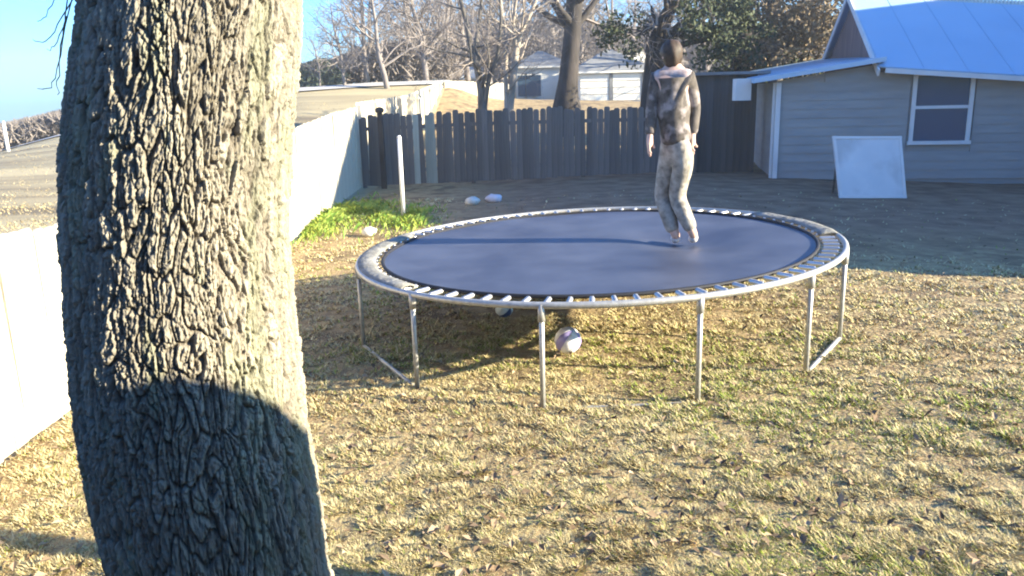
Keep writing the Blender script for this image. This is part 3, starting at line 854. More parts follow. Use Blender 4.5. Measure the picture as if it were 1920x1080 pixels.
    for i in range(nn):
        for k2 in range(kk): hf.append((i * kk + k2, (i + 1) * kk + k2, (i + 1) * kk + (k2 + 1) % kk, i * kk + (k2 + 1) % kk))
    MB().add(hv, hf).build('hair', M['hair'], t, True)
    F = np.array([-.5, .86, 0]); R_ = np.array([.86, .5, 0]); hc = J['skull'][0]
    nose = MB(); nose.tube([hc + F * .075 + [0, 0, .01], hc + F * .105 + [0, 0, -.012], hc + F * .085 + [0, 0, -.022]], [.008, .014, .008], 6); nose.build('nose', M['skin'], body, True)
    for k in (-1, 1):
        MB().tube([hc + F * .07 + R_ * k * .03 + [0, 0, .012], hc + F * .082 + R_ * k * .03 + [0, 0, .012]], [.011, .006], 8).build('eye', M['hair'], body, True)
        MB().tube([hc + R_ * k * .072 + [0, 0, .015], hc + R_ * k * .088 + [0, 0, -.005], hc + R_ * k * .075 + [0, 0, -.03]], [.012, .016, .009], 6).build('ear', M['skin'], body, True)
    MB().tube([hc + F * .078 - R_ * .02 + [0, 0, -.045], hc + F * .086 + [0, 0, -.045], hc + F * .078 + R_ * .02 + [0, 0, -.045]], [.004, .007, .004], 6).build('mouth', M['yoke'], body, True)
person()

# ------------------------------------------------------------------ balls, pole, stones, post
def gore_ball(name, px, py_bottom, r, mats, label, rot, ngore=8):
    g = ground(px, py_bottom)
    t = empty(name, (g[0], g[1] + r, ground_z(g[0], g[1]) + .012), label, 'ball')
    for k in range(ngore):
        a0, a1 = 2 * math.pi * k / ngore + .012, 2 * math.pi * (k + 1) / ngore - .012
        V, F = [], []
        nl, na = 9, 4
        for i in range(nl):
            la = -math.pi / 2 + math.pi * i / (nl - 1)
            for j in range(na + 1):
                a = a0 + (a1 - a0) * j / na; rr = r * (1 - .02 * (abs(j - na / 2) / (na / 2)) ** 4)
                V.append((rr * math.cos(la) * math.cos(a), rr * math.cos(la) * math.sin(a), rr * math.sin(la)))
        for i in range(nl - 1):
            for j in range(na): F.append((i * (na + 1) + j, i * (na + 1) + j + 1, (i + 1) * (na + 1) + j + 1, (i + 1) * (na + 1) + j))
        o = link('panel', MB().add(V, F).mesh('panel', mats[k % len(mats)], True), None, t, False)
        o.location = (0, 0, r); o.rotation_euler = rot
    return t
gore_ball('play_ball', 1067, 673, .112, [M['ball_white'], M['ball_white'], M['ball_violet']], 'white ball with violet stripes lying on the sunny grass in front of the trampoline', (rad(24), rad(22), rad(10)), 9)
gore_ball('play_ball', 946, 602, .088, [M['ball_blue'], M['ball_sky']], 'small dark blue and pale ball in the shadow under the trampoline', (rad(70), rad(20), rad(40)), 6)

pb = ground(757, 410)
t = empty('garden_pole', pb, 'thin pale upright pole near the left end of the back fence', 'pole')
zt = at_y(757, 258, pb[1])[2]
MB().tube([(pb[0], pb[1], pb[2] - .1), (pb[0], pb[1], zt)], .037, 10).build('shaft', M['trim'], t, True)
MB().tube([(pb[0], pb[1], zt), (pb[0], pb[1], zt + .04)], [.045, .02], 10).build('cap', M['trim'], t, True)
def stone(name, px, py, r, m, label, cat='stone'):
    g = ground(px, py); R = np.random.default_rng(int(px))
    mb = MB(); V, F = [], []
    n, k = 8, 12
    for i in range(n + 1):
        la = -math.pi / 2 + math.pi * i / n
        for j_ in range(k):
            a = 2 * math.pi * j_ / k; d = 1 + .22 * math.sin(a * 2 + px) * math.cos(la) + R.normal(0, .06)
            V.append((r * 1.25 * d * math.cos(la) * math.cos(a), r * d * math.cos(la) * math.sin(a), r * .72 * d * math.sin(la)))
    for i in range(n):
        for j_ in range(k): F.append((i * k + j_, i * k + (j_ + 1) % k, (i + 1) * k + (j_ + 1) % k, (i + 1) * k + j_))
    o = mb.add(V, F).build(name, m, None, True)
    o.location = (g[0], g[1] + r, ground_z(g[0], g[1] + r) + r * .55)
    return tag(o, label, cat)
stone('garden_stone', 690, 444, .11, M['stone'], 'whitish stone on the grass beside the bright green weeds')
stone('garden_stone', 885, 386, .13, M['stone'], 'round cream stone in the shade behind the far rim of the trampoline')
stone('cloth_bundle', 926, 380, .12, M['violet_cloth'], 'crumpled pale violet bundle in the shade to the right of the round cream stone', 'bundle')

# utility pole by the road on the far left
up_ = at_y(18, 298, 36.0); gz = ground_z(up_[0], up_[1])
t = empty('utility_pole', (up_[0], up_[1], gz), 'thin pale utility pole beside the road at the far left', 'pole')
zt = at_y(20, 232, 36.0)[2]
MB().tube([(up_[0], up_[1], gz - .2), (up_[0], up_[1], zt)], [.085, .065], 8).build('shaft', M['house_white'], t, True)
MB().tube([(up_[0], up_[1], zt), (up_[0], up_[1], zt + .12)], [.09, .05], 8).build('cap', M['house_white'], t, True)

# ------------------------------------------------------------------ houses across the way
def simple_house(name, label, x0, x1, yf, dep, zb, ze, za, hip=True, win=(), door=None, roofm='shingle', over=.35):
    t = empty(name, ((x0 + x1) / 2, yf, zb), label, 'house')
    mb = MB(); mb.box(((x0 + x1) / 2, yf + dep / 2, (zb - 1 + ze) / 2), (x1 - x0, dep, ze - zb + 1)); mb.build('wall', M['house_white'], t)
    a0, a1, b0, b1 = x0 - over, x1 + over, yf - over, yf + dep + over
    mx = (x0 + x1) / 2
    V = [(a0, b0, ze), (a1, b0, ze), (a1, b1, ze), (a0, b1, ze)]
    if hip: V += [(mx - .05 * (x1 - x0), yf + dep * .5, za), (mx + .05 * (x1 - x0), yf + dep * .5, za)]
    else: V += [(a0, yf + dep * .5, za), (a1, yf + dep * .5, za)]
    MB().add(V, [(0, 1, 5, 4), (1, 2, 5), (2, 3, 4, 5), (3, 0, 4), (0, 3, 2, 1)]).build('roof', M[roofm], t)
    MB().box((mx, b0 + .02, ze - .06), (a1 - a0, .05, .12)).build('fascia', M['house_white'], t)
    for (wx, wz, ww, wh) in win:
        f = MB().box((wx, yf - .02, wz), (ww + .2, .06, wh + .2)).build('window', M['house_white'], t)
        MB().box((wx, yf - .04, wz), (ww, .06, wh)).build('pane', M['glass'], f)
    return t
def X(px, py, Y): return at_y(px, py, Y)
Y = 55.0
g0, g1 = X(1078, 190, Y), X(1222, 190, Y)
ga = simple_house('garage', 'white garage with a grey hipped roof and two wide doors beyond the back fence', g0[0], g1[0], Y, 5.0, g0[2], X(1150, 133, Y)[2], X(1150, 93, Y + 2.5)[2])
ga['category'] = 'garage'
for (a, c_) in ((1088, 1141), (1149, 1200)):
    p0, p1, pz = X(a, 186, Y)[0], X(c_, 186, Y)[0], X(1150, 139, Y)[2]
    d = MB().box(((p0 + p1) / 2, Y - .03, (g0[2] + pz) / 2), (p1 - p0, .08, pz - g0[2])).build('door', M['house_white'], ga)
    for k in range(1, 4):
        MB().box(((p0 + p1) / 2, Y - .08, g0[2] + (pz - g0[2]) * k / 4), (p1 - p0, .02, .03)).build('door_rib', M['brick'], d)
for a in (1145, 1206):
    p0 = X(a, 186, Y)[0]; pz = X(1150, 137, Y)[2]
    MB().box((p0, Y - .06, (g0[2] + pz) / 2), (.2, .1, pz - g0[2])).build('door_jamb', M['shingle'], ga)
Y = 60.0
h0, h1 = X(968, 188, Y), X(1068, 188, Y)
hz = h0[2]
wins = [(X(p, 150, Y)[0], hz + 1.0, .55, 1.5) for p in (978, 993, 1007)]
simple_house('white_house', 'white house with three tall narrow dark windows left of the big dark trunk', h0[0], h1[0], Y, 7, hz, X(1010, 124, Y)[2], X(1010, 95, Y + 3)[2], True, wins)
Y = 66.0
h0, h1 = X(826, 165, Y), X(900, 165, Y)
simple_house('white_house', 'low white house with a pale roof showing over the far white fence', h0[0], h1[0], Y, 6, h0[2], X(860, 146, Y)[2], X(860, 126, Y + 3)[2], False, (), None, 'house_white')
Y = 72.0
h0, h1 = X(1165, 160, Y), X(1215, 160, Y)
simple_house('white_house', 'small white building with a bright roof peeping out behind the garage', h0[0], h1[0], Y, 4, h0[2], X(1190, 118, Y)[2], X(1190, 96, Y + 2)[2], False, (), None, 'house_white')

# ------------------------------------------------------------------ trees beyond the fences
def leaf_cloud(centres, n, size, spread, seed):
    r = np.random.default_rng(seed); C = np.asarray(centres)
    P = C[r.integers(0, len(C), n)] + r.normal(0, spread, (n, 3)) * [1, 1, .75]
    a = r.normal(0, 1, (n, 3)); a /= np.linalg.norm(a, axis=1)[:, None]
    b = np.cross(a, r.normal(0, 1, (n, 3))); b /= np.linalg.norm(b, axis=1)[:, None]
    s = size * r.uniform(.6, 1.3, (n, 1))
    V = np.stack([P - a * s, P + b * s * .45, P + a * s, P - b * s * .45], 1).reshape(-1, 3)
    return V, np.arange(4 * n).reshape(-1, 4)
def px_tree(name, label, Y, paths, bark, seed, maxlev=3, blen=2.2, kids=(4, 6), leaf=None, nleaf=0, lsize=.1, lspread=.35, twigm=None, group=None, start=.35, nb=8, grav=.05):
    g = paths[0][0]; base = at_y(g[0], g[1], Y); gz = ground_z(base[0], base[1])
    t = empty(name, (base[0], base[1], gz), label, 'tree', group)
    G = Grower(seed); R = random.Random(seed); tr = MB(); tw = [MB(), MB()]; ends = []
    for pi, path in enumerate(paths):
        P = [at_y(a, b, Y + (0 if pi == 0 else .25 * math.sin(pi * 2) * i)) for i, (a, b, w) in enumerate(path)]
        W = [w / FPX * Y / 2 for _, _, w in path]
        if pi == 0 or abs(P[0][2] - gz) < 2.0:
            if P[0][2] > gz - .1: P.insert(0, np.array([P[0][0], P[0][1], gz - .2])); W.insert(0, W[0] * 1.25)
        P, W = np.array(P), np.array(W)
        k = np.linspace(0, len(P) - 1, len(P) * 3)
        Q = np.stack([np.interp(k, range(len(P)), P[:, c]) for c in range(3)], 1); QW = np.interp(k, range(len(P)), W)
        tr.tube(Q, QW, 9)
        for b_ in range(nb):
            f = R.uniform(start, 1); i = int(f * (len(Q) - 2))
            ax = Q[i + 1] - Q[i]; ax /= np.linalg.norm(ax)
            d = ax * .45 + np.array([R.gauss(0, .7), R.gauss(0, .7), R.gauss(.1, .3)]); d /= np.linalg.norm(d)
            G.branch([tw[0], tw[0], tw[1]], Q[i], d, blen * R.uniform(.6, 1.2), max(QW[i] * .45, .02), 1, maxlev, grav, .75, kids, None, ends)
    tr.build('trunk', bark, t, True)
    tw[0].build('branches', bark, t, True)
    if tw[1].n: tag(tw[1].build('twigs', twigm or M['twig'], t), kind='stuff')
    if leaf:
        if seed == 14:      # keep the leaning trunk itself clear of leaves on the near side
            k_ = [e for e in ends if not (1195 < 960 + FPX * e[0] / e[1] < 1275 and e[1] < Y + .5 and e[2] > 2.2)]
            ends = k_ or ends
        V, Q = leaf_cloud(ends, nleaf, lsize, lspread, seed)
        tag(link('crown', tri_mesh('crown', V, Q, leaf, quads=True), None, t), kind='stuff')
    return t
px_tree('bare_tree', 'slim grey tree with many bare stems rising behind the back fence, black at its base', 25.0,
        [[(905, 206, 18), (903, 170, 15), (896, 130, 14), (884, 95, 10), (874, 40, 8), (858, -20, 6)], [(896, 130, 11), (893, 80, 9), (898, 40, 6), (905, -20, 4)], [(908, 206, 9), (916, 150, 8), (934, 100, 7), (940, 40, 5), (935, -30, 4)]], M['bark_grey'], 11, 3, 1.7, (4, 6), nb=7)
px_tree('bare_tree', 'pale pinkish multi stemmed tree with bare forked limbs behind the back fence', 25.6,
        [[(956, 210, 13), (962, 150, 12), (968, 92, 12), (976, 60, 9), (990, 35, 8), (1012, -15, 6)], [(950, 205, 9), (948, 140, 8), (950, 70, 7), (942, 30, 6), (936, -30, 4)], [(968, 92, 9), (962, 45, 7), (970, -20, 5)]], M['bark_pale'], 12, 3, 1.8, (4, 6), nb=7)
px_tree('oak_tree', 'big dark straight trunk with spreading base in front of the white houses', 32.0,
        [[(1063, 200, 54), (1063, 182, 44), (1066, 150, 37), (1070, 100, 32), (1075, 40, 31), (1080, -40, 28)]], M['bark_dark'], 13, 3, 3.2, (4, 6), start=.8, nb=6)
px_tree('evergreen_oak', 'dark leaning tree with black limbs and dense dark leaves behind the jumping person', 24.0,
        [[(1222, 215, 46), (1226, 150, 40), (1232, 90, 38), (1243, 45, 28), (1260, 10, 22), (1290, -60, 16)], [(1238, 80, 18), (1285, 40, 14), (1340, 5, 10), (1400, -40, 8)], [(1236, 100, 14), (1290, 80, 11), (1350, 70, 8), (1410, 64, 5)], [(1236, 60, 12), (1222, 40, 9), (1205, 60, 5), (1192, 72, 4)]],
        M['bark_dark'], 14, 3, 1.25, (3, 5), M['leaf_dark'], 7500, .075, .13, nb=7, start=.55, grav=-.02)
px_tree('russet_oak', 'brown leaved tree behind the left end of the grey house roof', 27.0,
        [[(1455, 190, 26), (1455, 110, 22), (1450, 60, 18), (1440, -40, 14)], [(1452, 80, 12), (1400, 40, 9), (1370, 10, 6)], [(1452, 90, 12), (1500, 60, 9), (1530, 20, 6)], [(1453, 100, 10), (1480, 85, 8), (1510, 84, 5)]],
        M['bark_grey'], 15, 3, 1.5, (4, 5), M['leaf_brown'], 9000, .085, .24, nb=8, start=.35, grav=0)
px_tree('evergreen_shrub', 'dark green shrub mass filling the gap between the tall screen and the brown tree', 28.5,
        [[(1380, 190, 16), (1380, 120, 12), (1375, 60, 8)], [(1440, 190, 16), (1445, 130, 12), (1450, 80, 8)], [(1500, 190, 14), (1500, 140, 10), (1505, 100, 7)]],
        M['bark_dark'], 16, 3, 1.3, (4, 6), M['leaf_dark'], 9000, .09, .3, nb=9, start=.2, grav=0)

# generic bare trees filling the background, four kinds copied about
def bare_proto(seed, h):
    t = empty('bare_tree', (0, 0, 0), group='bare trees of the wood beyond the road')
    G = Grower(seed); R = random.Random(seed); tr = MB(); br = MB(); tw = MB()
    P = [(0, 0, -.3)]; d = np.array([0, 0, 1.0])
    for i in range(7):
        d = d + np.array([R.gauss(0, .09), R.gauss(0, .09), 0]); d /= np.linalg.norm(d); P.append(tuple(np.array(P[-1]) + d * h * .8 / 7))
    W = np.linspace(.17, .04, 8) * h / 9
    tr.tube(P, W, 7)
    for i in range(17):
        f = R.uniform(.18, .98) * 6; k = int(f); q = np.array(P[k]) + (np.array(P[k + 1]) - np.array(P[k])) * (f - k)
        a = R.uniform(0, 6.283); dd = np.array([math.cos(a), math.sin(a), R.uniform(.35, 1.1)]); dd /= np.linalg.norm(dd)
        G.branch([br, br, tw, tw], q, dd, h * R.uniform(.22, .38), W[k] * .5, 1, 3, .06, .75, (5, 7), None, None, (6, 4, 3, 3, 3))
    tr.build('trunk', M['twig_far'], t, True); br.build('branches', M['twig_far'], t)
    tag(tw.build('twigs', M['twig_far'], t), kind='stuff')
    return t
protos = [bare_proto(40 + i, 9.0) for i in range(4)]
used = [False] * 4
spots = [(600, 47, .42), (648, 45, .62), (690, 48, .95), (728, 44, .9), (768, 50, 1.2), (802, 47, 1.05), (842, 52, 1.25), (880, 56, 1.3), (925, 54, 1.3), (965, 68, 1.5), (1010, 70, 1.5), (1052, 66, 1.4), (1100, 70, 1.35), (1140, 66, 1.3),
         (1180, 74, 1.45), (1215, 60, .95), (710, 62, 1.2), (790, 66, 1.5), (860, 70, 1.5), (940, 76, 1.6), (1030, 80, 1.6), (1125, 82, 1.7), (1275, 60, 1.5), (1330, 55, 1.4), (1390, 60, 1.5), (1470, 50, 1.3)]
TL = {}
for n_, (px, Y, s_) in enumerate(spots):
    k = n_ % 4; x = at_y(px, 180, Y)[0]
    if not used[k]: o = protos[k]; used[k] = True
    else:
        o = protos[k].copy(); COL.objects.link(o)
        for ch in protos[k].children:
            c_ = ch.copy(); COL.objects.link(c_); c_.parent = o
    o.location = (x, Y, ground_z(x, Y)); o.scale = (s_ * 1.05, s_ * 1.05, s_); o.rotation_euler = (0, 0, random.uniform(0, 6.28))
    if px < 765: lg = ('bare grey winter tree rising beyond the sunlit left fence near the open sky', 'bare trees beyond the left fence')
    elif px < 1000: lg = ('bare winter tree crowded behind the slim grey and pale stemmed trees', 'bare trees behind the thin stems')
    elif px < 1235: lg = ('bare winter tree standing behind the white garage and white houses', 'bare trees behind the garage')
    else: lg = ('bare winter tree mostly hidden behind the dark evergreen and the brown leaved tree', 'bare trees behind the evergreens')
    tag(o, lg[0], 'tree', lg[1])

# far wood that reads as one mass
def woodland(name, pxs, tops, rmin, rmax, n, mat_, seed, spike=1.0, wid=.035):
    r = np.random.default_rng(seed)
    az = np.array([math.atan2(*ray(p, t)[:2]) for p, t in zip(pxs, tops)])
    tan = np.array([ray(p, t)[2] / math.hypot(*ray(p, t)[:2]) for p, t in zip(pxs, tops)])
    a = r.uniform(az[0], az[-1], n); R = r.uniform(rmin, rmax, n)
    x, y = R * np.sin(a), R * np.cos(a); zg = terrain(x, y)
    top = CAM_H + R * np.interp(a, az, tan)
    top = top * 1.0 + (vnoise(a * 60, R * .2, 5) - .6) * .10 * (top - zg)
    hgt = np.maximum(top - zg, .4)
    f = r.uniform(0, .93, n) ** .8
    P = np.stack([x, y, zg + hgt * f], 1)
    L = np.minimum(r.uniform(.5, 1.6, n) * spike, hgt * (1 - f) + .25)
    d = np.stack([r.normal(0, .55, n), r.normal(0, .55, n), r.uniform(.25, 1.0, n)], 1); d /= np.linalg.norm(d, axis=1)[:, None]
    s = np.cross(d, r.normal(0, 1, (n, 3))); s /= np.linalg.norm(s, axis=1)[:, None]; w = np.cross(d, s)
    wd = wid * r.uniform(.5, 1.5, (n, 1))
    V = np.stack([P + s * wd, P - .5 * s * wd + .87 * w * wd, P - .5 * s * wd - .87 * w * wd, P + d * L[:, None]], 1).reshape(-1, 3)
    i = np.arange(n)[:, None] * 4
    T = np.concatenate([i + [0, 1, 3], i + [1, 2, 3], i + [2, 0, 3]], 1).reshape(-1, 3)
    return tag(link(name, tri_mesh(name, V, T, mat_)), 'grey brown leafless wood along the far side of the road', 'wood', kind='stuff')
woodland('far_wood', [-160, 0, 60, 115, 300, 460, 560, 600, 640, 700, 790, 860], [250, 236, 224, 211, 170, 132, 124, 122, 108, 84, 74, 70], 50, 75, 52000, M['twig_far'], 61, 1.0, .05)
w2 = woodland('far_wood', [840, 900, 1000, 1100, 1200, 1260, 1400, 1560], [60, 40, 36, 40, 50, 70, 40, 60], 84, 104, 52000, M['twig_far'], 62, 1.7, .06)
w2['label'] = 'bare grey brown woods behind the white houses across the way'
w3 = woodland('evergreen_belt', [555, 575, 592, 606, 622, 640], [132, 126, 116, 112, 120, 134], 49, 53, 5200, M['leaf_far'], 63, .5, .12)
w3['label'] = 'dark green clump of trees at the left end of the bare wood'

# ------------------------------------------------------------------ two-storey house out to the right casting its shadow over the yard; unseen shade block and post added
A_, B_ = math.sin(SUN_AZ), math.cos(SUN_AZ)      # u runs away to the right of the sun's path, v towards the sun
UV = lambda u, v, z=0.0: np.array([A_ * u + B_ * v, B_ * u - A_ * v, z])
def neighbour():
    t = empty('two_storey_house', UV(17, 14), 'tan two storey house with a steep hipped roof out to the right', 'house')
    u0, u1, v0, v1, ze, zr = 9.55, 29.6, 11.0, 18.0, 3.3, 9.5
    axs = (UV(1, 0), UV(0, 1), np.array([0, 0, 1.0]))
    MB().box(UV((u0 + u1) / 2, (v0 + v1) / 2, ze / 2 - .2), (u1 - u0, v1 - v0, ze + .3), axs).build('wall', M['brick'], t)
    V = [UV(u0 - .05, v0 - .3, ze), UV(u1 + .05, v0 - .3, ze), UV(u1 + .05, v1 + .3, ze), UV(u0 - .05, v1 + .3, ze), UV(18.0, 14.5, zr), UV(18.5, 14.5, zr)]
    MB().add(V, [(0, 4, 5, 1), (1, 5, 2), (2, 5, 4, 3), (3, 4, 0), (0, 1, 2, 3)]).build('roof', M['shingle'], t)
    for k in range(4):
        f = MB().box(UV(12 + 4.4 * k, v0 - .03, 2.0), (1.3, .1, 1.5), axs).build('window', M['trim'], t)
        MB().box(UV(12 + 4.4 * k, v0 - .06, 2.0), (1.1, .1, 1.3), axs).build('pane', M['glass'], f)
neighbour()
def shade_blocker():  # unseen block, its top sloped to cast the shade on the lower trunk
    tanE = math.tan(SUN_EL)
    def hz(px, py, off, yo):
        p = at_y(px, py, TRUNK_Y + yo); return np.dot(p[:2], [A_, B_]), np.dot(p[:2], [B_, -A_]), p[2]
    a = hz(345, 704, 0, -.355); b = hz(578, 800, 0, -.03)
    v0, v1 = 2.3, 4.0
    za, zb = a[2] + (v0 - a[1]) * tanE, b[2] + (v0 - b[1]) * tanE
    ub = b[0] + .10; sl_ = (zb - za) / (b[0] - a[0])
    zat = lambda u: za + .015 + sl_ * (u - a[0]) if u > a[0] else za + .015 + .16 * (a[0] - u)
    ue = [.3, a[0], ub]
    t = empty('trunk_shade_block', UV(1.2, 3), 'unseen block with a sloping top added right of the camera to shade the trunk', 'shade_blocker')
    n = 0
    for v in (v0, v1):
        V = [UV(u, v, -.1) for u in ue] + [UV(u, v, zat(u) + (v1 - v0 if v == v1 else 0) * .0) for u in ue]
        MB().add(V, [(0, 1, 4, 3), (1, 2, 5, 4)]).build('wall', M['grey_plank'], t)
    for u in (ue[0], ue[2]):
        MB().add([UV(u, v0, -.1), UV(u, v1, -.1), UV(u, v1, zat(u)), UV(u, v0, zat(u))], [(0, 1, 2, 3)]).build('wall', M['grey_plank'], t)
    MB().add([UV(u, v, zat(u) + .004) for v in (v0, v1) for u in ue], [(0, 1, 4, 3), (1, 2, 5, 4)]).build('roof', M['shingle'], t)
    p = UV(2.9, 2.0)
    MB_ = MB().box((p[0], p[1], 1.2), (.13, .13, 2.6)).build('shadow_post', M['grey_plank'])  # unseen post, added to lay a narrow shadow strip on the lawn
    tag(MB_, 'unseen square post added right of the camera for its shadow strip', 'post')
shade_blocker()
def own_house():
    t = empty('brick_house', (-1, -.7, 0), 'tan house wall with an overhanging eave right behind the camera', 'house')
    MB().box((-1.5, -2.75, 1.4), (10, 4, 3.0)).build('wall', M['brick'], t)
    MB().add([(-6.9, -.35, 2.75), (3.9, -.35, 2.75), (3.9, -5.2, 2.75), (-6.9, -5.2, 2.75), (-6.9, -2.8, 4.1), (3.9, -2.8, 4.1)], [(0, 1, 5, 4), (2, 3, 4, 5), (0, 4, 3), (1, 2, 5), (0, 3, 2, 1)]).build('roof', M['shingle'], t)
    f = MB().box((.9, -.74, 1.5), (1.2, .06, 1.1)).build('window', M['trim'], t)
    MB().box((.9, -.71, 1.5), (1.05, .03, .95)).build('pane', M['glass'], f)
own_house()

# ------------------------------------------------------------------ lawn
def lawn():
    n = 620000
    r0, r1 = 3.0, 17.5
    u = rng.random(n); r = 1 / (1 / r0 + u * (1 / r1 - 1 / r0))        # denser close by
    az = rng.uniform(rad(-37), rad(38), n)
    x, y = r * np.sin(az), r * np.cos(az)
    ok = (x > np.interp(y, [2.6, 19.95], [-3.15, -3.6])) & (y < 17.0)
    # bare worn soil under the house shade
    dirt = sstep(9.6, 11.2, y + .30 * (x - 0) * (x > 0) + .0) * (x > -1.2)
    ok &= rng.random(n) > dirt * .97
    x, y, r = x[ok], y[ok], r[ok]; n = len(x)
    zg = terrain(x, y) + (vnoise(x * 1.3, y * 1.3, 3) - .5) * .05 - .006
    cl = vnoise(x * 9, y * 9, 41) * .6 + vnoise(x * 21, y * 21, 42) * .4
    big = vnoise(x * .9, y * .9, 43) * .6 + vnoise(x * 2.3, y * 2.3, 44) * .4
    h = (.009 + .026 * sstep(.30, .78, cl)) * rng.uniform(.6, 1.35, n)
    phi = rng.uniform(0, 2 * np.pi, n) ; phi += (vnoise(x * 3, y * 3, 45) - .5) * 3
    lean = rng.uniform(.4, 1.5, n) * (h + .018)
    w = (.0035 + .0011 * np.maximum(r - 3, 0)) * rng.uniform(.6, 1.3, n)
    px_, py_ = np.cos(phi), np.sin(phi)
    tx, ty = x + px_ * lean, y + py_ * lean
    sx, sy = -py_ * w, px_ * w
    V = np.empty((n, 3, 3))
    V[:, 0] = np.stack([x + sx, y + sy, zg], 1); V[:, 1] = np.stack([x - sx, y - sy, zg], 1); V[:, 2] = np.stack([tx, ty, zg + h], 1)
    straw = np.array([.48, .39, .185]); pale = np.array([.60, .51, .30]); brown = np.array([.24, .16, .08]); green = np.array([.24, .30, .05])
    t = rng.random(n)[:, None]
    col = straw * (1 - t) + pale * t
    bm = (rng.random(n) < .07 + .22 * (big < .42))[:, None]; col = np.where(bm, brown * (.7 + .9 * t), col)
    gm = (rng.random(n) < .05 + .24 * sstep(.56, .74, vnoise(x * .8 + 9, y * 1.1, 47)))[:, None]; col = np.where(gm, green * (.7 + .7 * t), col)
    col = col * rng.uniform(.75, 1.15, (n, 1))
    me = tri_mesh('lawn_grass', V.reshape(-1, 3), np.arange(3 * n).reshape(-1, 3), M['grass'], np.repeat(col, 3, 0))
    tag(link('lawn_grass', me), 'dormant straw coloured lawn grass with greenish tinges', 'grass', kind='stuff')
lawn()
def field_tufts():
    n = 70000
    r = 1 / (1 / 6.0 + rng.random(n) * (1 / 42 - 1 / 6.0)); az = rng.uniform(rad(-44), rad(-5), n)
    x, y = r * np.sin(az), r * np.cos(az)
    ok = (x < np.interp(y, [2.6, 19.95], [-3.3, -3.8])) & (x < -3.9 + .02 * (y - 20)); x, y, r = x[ok], y[ok], r[ok]; n = len(x)
    z = terrain(x, y) - .01; st = vnoise(x * .25 + y * .2, y * .9 - x * .5, 71)
    h = (.012 + .045 * st) * rng.uniform(.5, 1.4, n); a = rng.uniform(0, 6.28, n); w = .003 + .0007 * r
    P = np.stack([x, y, z], 1); s_ = np.stack([np.cos(a), np.sin(a), 0 * a], 1) * w[:, None]
    V = np.stack([P - s_, P + s_, P + np.stack([np.sin(a) * h * .7, np.cos(a) * h * .7, h], 1)], 1)
    t = rng.random((n, 1)); col = np.array([.20, .16, .09]) * (1 - t) + np.array([.45, .37, .21]) * t
    me = tri_mesh('field_grass', V.reshape(-1, 3), np.arange(3 * n).reshape(-1, 3), M['grass'], np.repeat(col, 3, 0))
    tag(link('field_grass', me), 'pale dry grass of the open field beyond the left fence', 'grass', kind='stuff')
field_tufts()
def litter():
    n = 2200
    r = 1 / (1 / 3.0 + rng.random(n) * (1 / 15 - 1 / 3.0)); az = rng.uniform(rad(-36), rad(37), n)
    x, y = r * np.sin(az), r * np.cos(az)
    ok = (x > -3.1); x, y = x[ok], y[ok]; n = len(x)
    z = terrain(x, y) + rng.uniform(.012, .05, n)
    a = rng.uniform(0, 6.28, n); s = rng.uniform(.014, .034, n)
    d = np.stack([np.cos(a), np.sin(a), rng.normal(0, .35, n)], 1); e_ = np.stack([-np.sin(a), np.cos(a), rng.normal(0, .35, n)], 1)
    P = np.stack([x, y, z], 1)
    V = np.stack([P - d * s[:, None], P + e_ * s[:, None] * .55 + [0, 0, .008], P + d * s[:, None], P - e_ * s[:, None] * .55 + [0, 0, .008]], 1)
    c1, c2 = np.array([.12, .08, .05]), np.array([.40, .30, .20]); t = rng.random((n, 1))
    me = tri_mesh('fallen_leaves', V.reshape(-1, 3), np.arange(4 * n).reshape(-1, 4), M['dry_leaf'], np.repeat(c1 + (c2 - c1) * t ** 1.5, 4, 0), quads=True)
    tag(link('fallen_leaves', me), 'small curled brown leaves scattered over the lawn', 'leaves', kind='stuff')
litter()
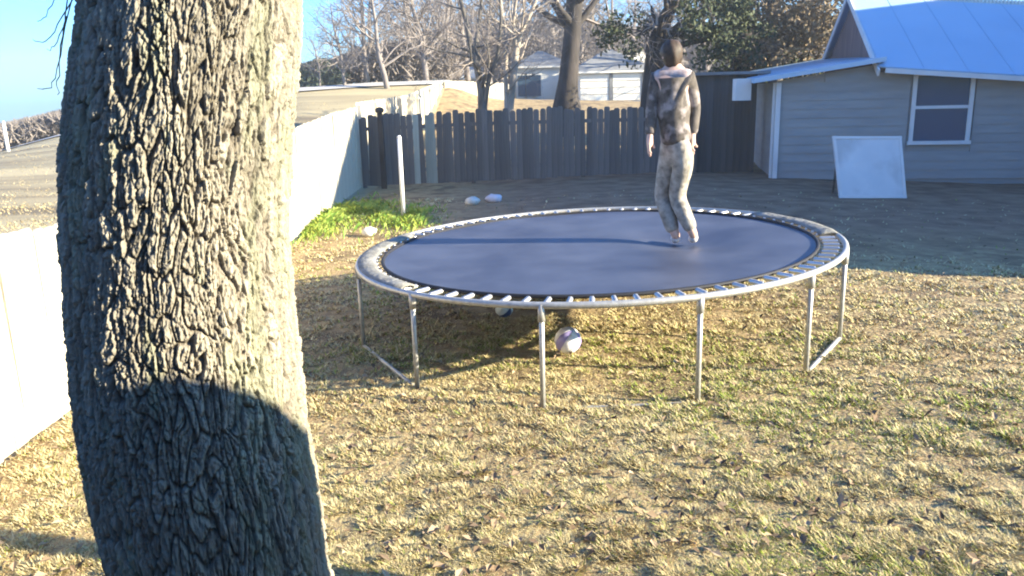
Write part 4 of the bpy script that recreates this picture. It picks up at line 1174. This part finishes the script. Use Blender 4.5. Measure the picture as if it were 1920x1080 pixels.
def weeds():
    poly = [(566, 442), (600, 428), (640, 398), (680, 398), (740, 412), (790, 418)]
    n = 7000; ks = rng.integers(0, len(poly) - 1, n); f = rng.random(n)
    G = np.array([ground(*p) for p in poly])
    P = G[ks] + (G[ks + 1] - G[ks]) * f[:, None] + rng.normal(0, 1, (n, 3)) * [.16, .42, 0] * rng.choice([.6, 1.0, 2.0], (n, 1))
    P = P[P[:, 0] > np.interp(P[:, 1], [2.6, 19.95], [-3.13, -3.62])]; n = len(P)
    P[:, 2] = terrain(P[:, 0], P[:, 1])
    cl = vnoise(P[:, 0] * 3, P[:, 1] * 2, 51)
    h = (.03 + .14 * cl ** 1.5) * rng.uniform(.6, 1.3, n); a = rng.uniform(0, 6.28, n); w = rng.uniform(.008, .02, n)
    d = np.stack([np.cos(a), np.sin(a), 0 * a], 1); s = np.stack([-np.sin(a), np.cos(a), 0 * a], 1)
    V = np.stack([P - s * w[:, None] * .5, P + s * w[:, None] * .5, P + d * h[:, None] * .4 + s * w[:, None] + [0, 0, 1] * h[:, None] * .7, P + d * h[:, None] * .9 + [0, 0, 1] * h[:, None]], 1)
    t = rng.random((n, 1)); col = np.array([.10, .21, .025]) * (1 - t) + np.array([.28, .31, .05]) * t
    me = tri_mesh('weed_patch', V.reshape(-1, 3), np.arange(4 * n).reshape(-1, 4), M['weed'], np.repeat(col, 4, 0), quads=True)
    tag(link('weed_patch', me), 'bright green weeds growing along the foot of the fences', 'weeds', kind='stuff')
weeds()

# ------------------------------------------------------------------ thin winter haze
def haze():
    m = bpy.data.materials.new('haze'); m.use_nodes = True
    N, L = m.node_tree.nodes, m.node_tree.links
    N.remove(N['Principled BSDF'])
    v = N.new('ShaderNodeVolumePrincipled')
    v.inputs['Color'].default_value = (.86, .90, .95, 1); v.inputs['Density'].default_value = .0013; v.inputs['Anisotropy'].default_value = .2
    L.new(v.outputs[0], N['Material Output'].inputs['Volume'])
    zs = [c for o in bpy.data.objects if o.name == 'ground' for c in (w.co.z for w in o.data.vertices)]
    z0, z1 = min(zs) - 1, 26.0
    o = MB().box((0, 0, (z0 + z1) / 2), (860, 860, z1 - z0)).build('haze', m)
    tag(o, 'thin pale winter haze filling the air', kind='stuff')
haze()
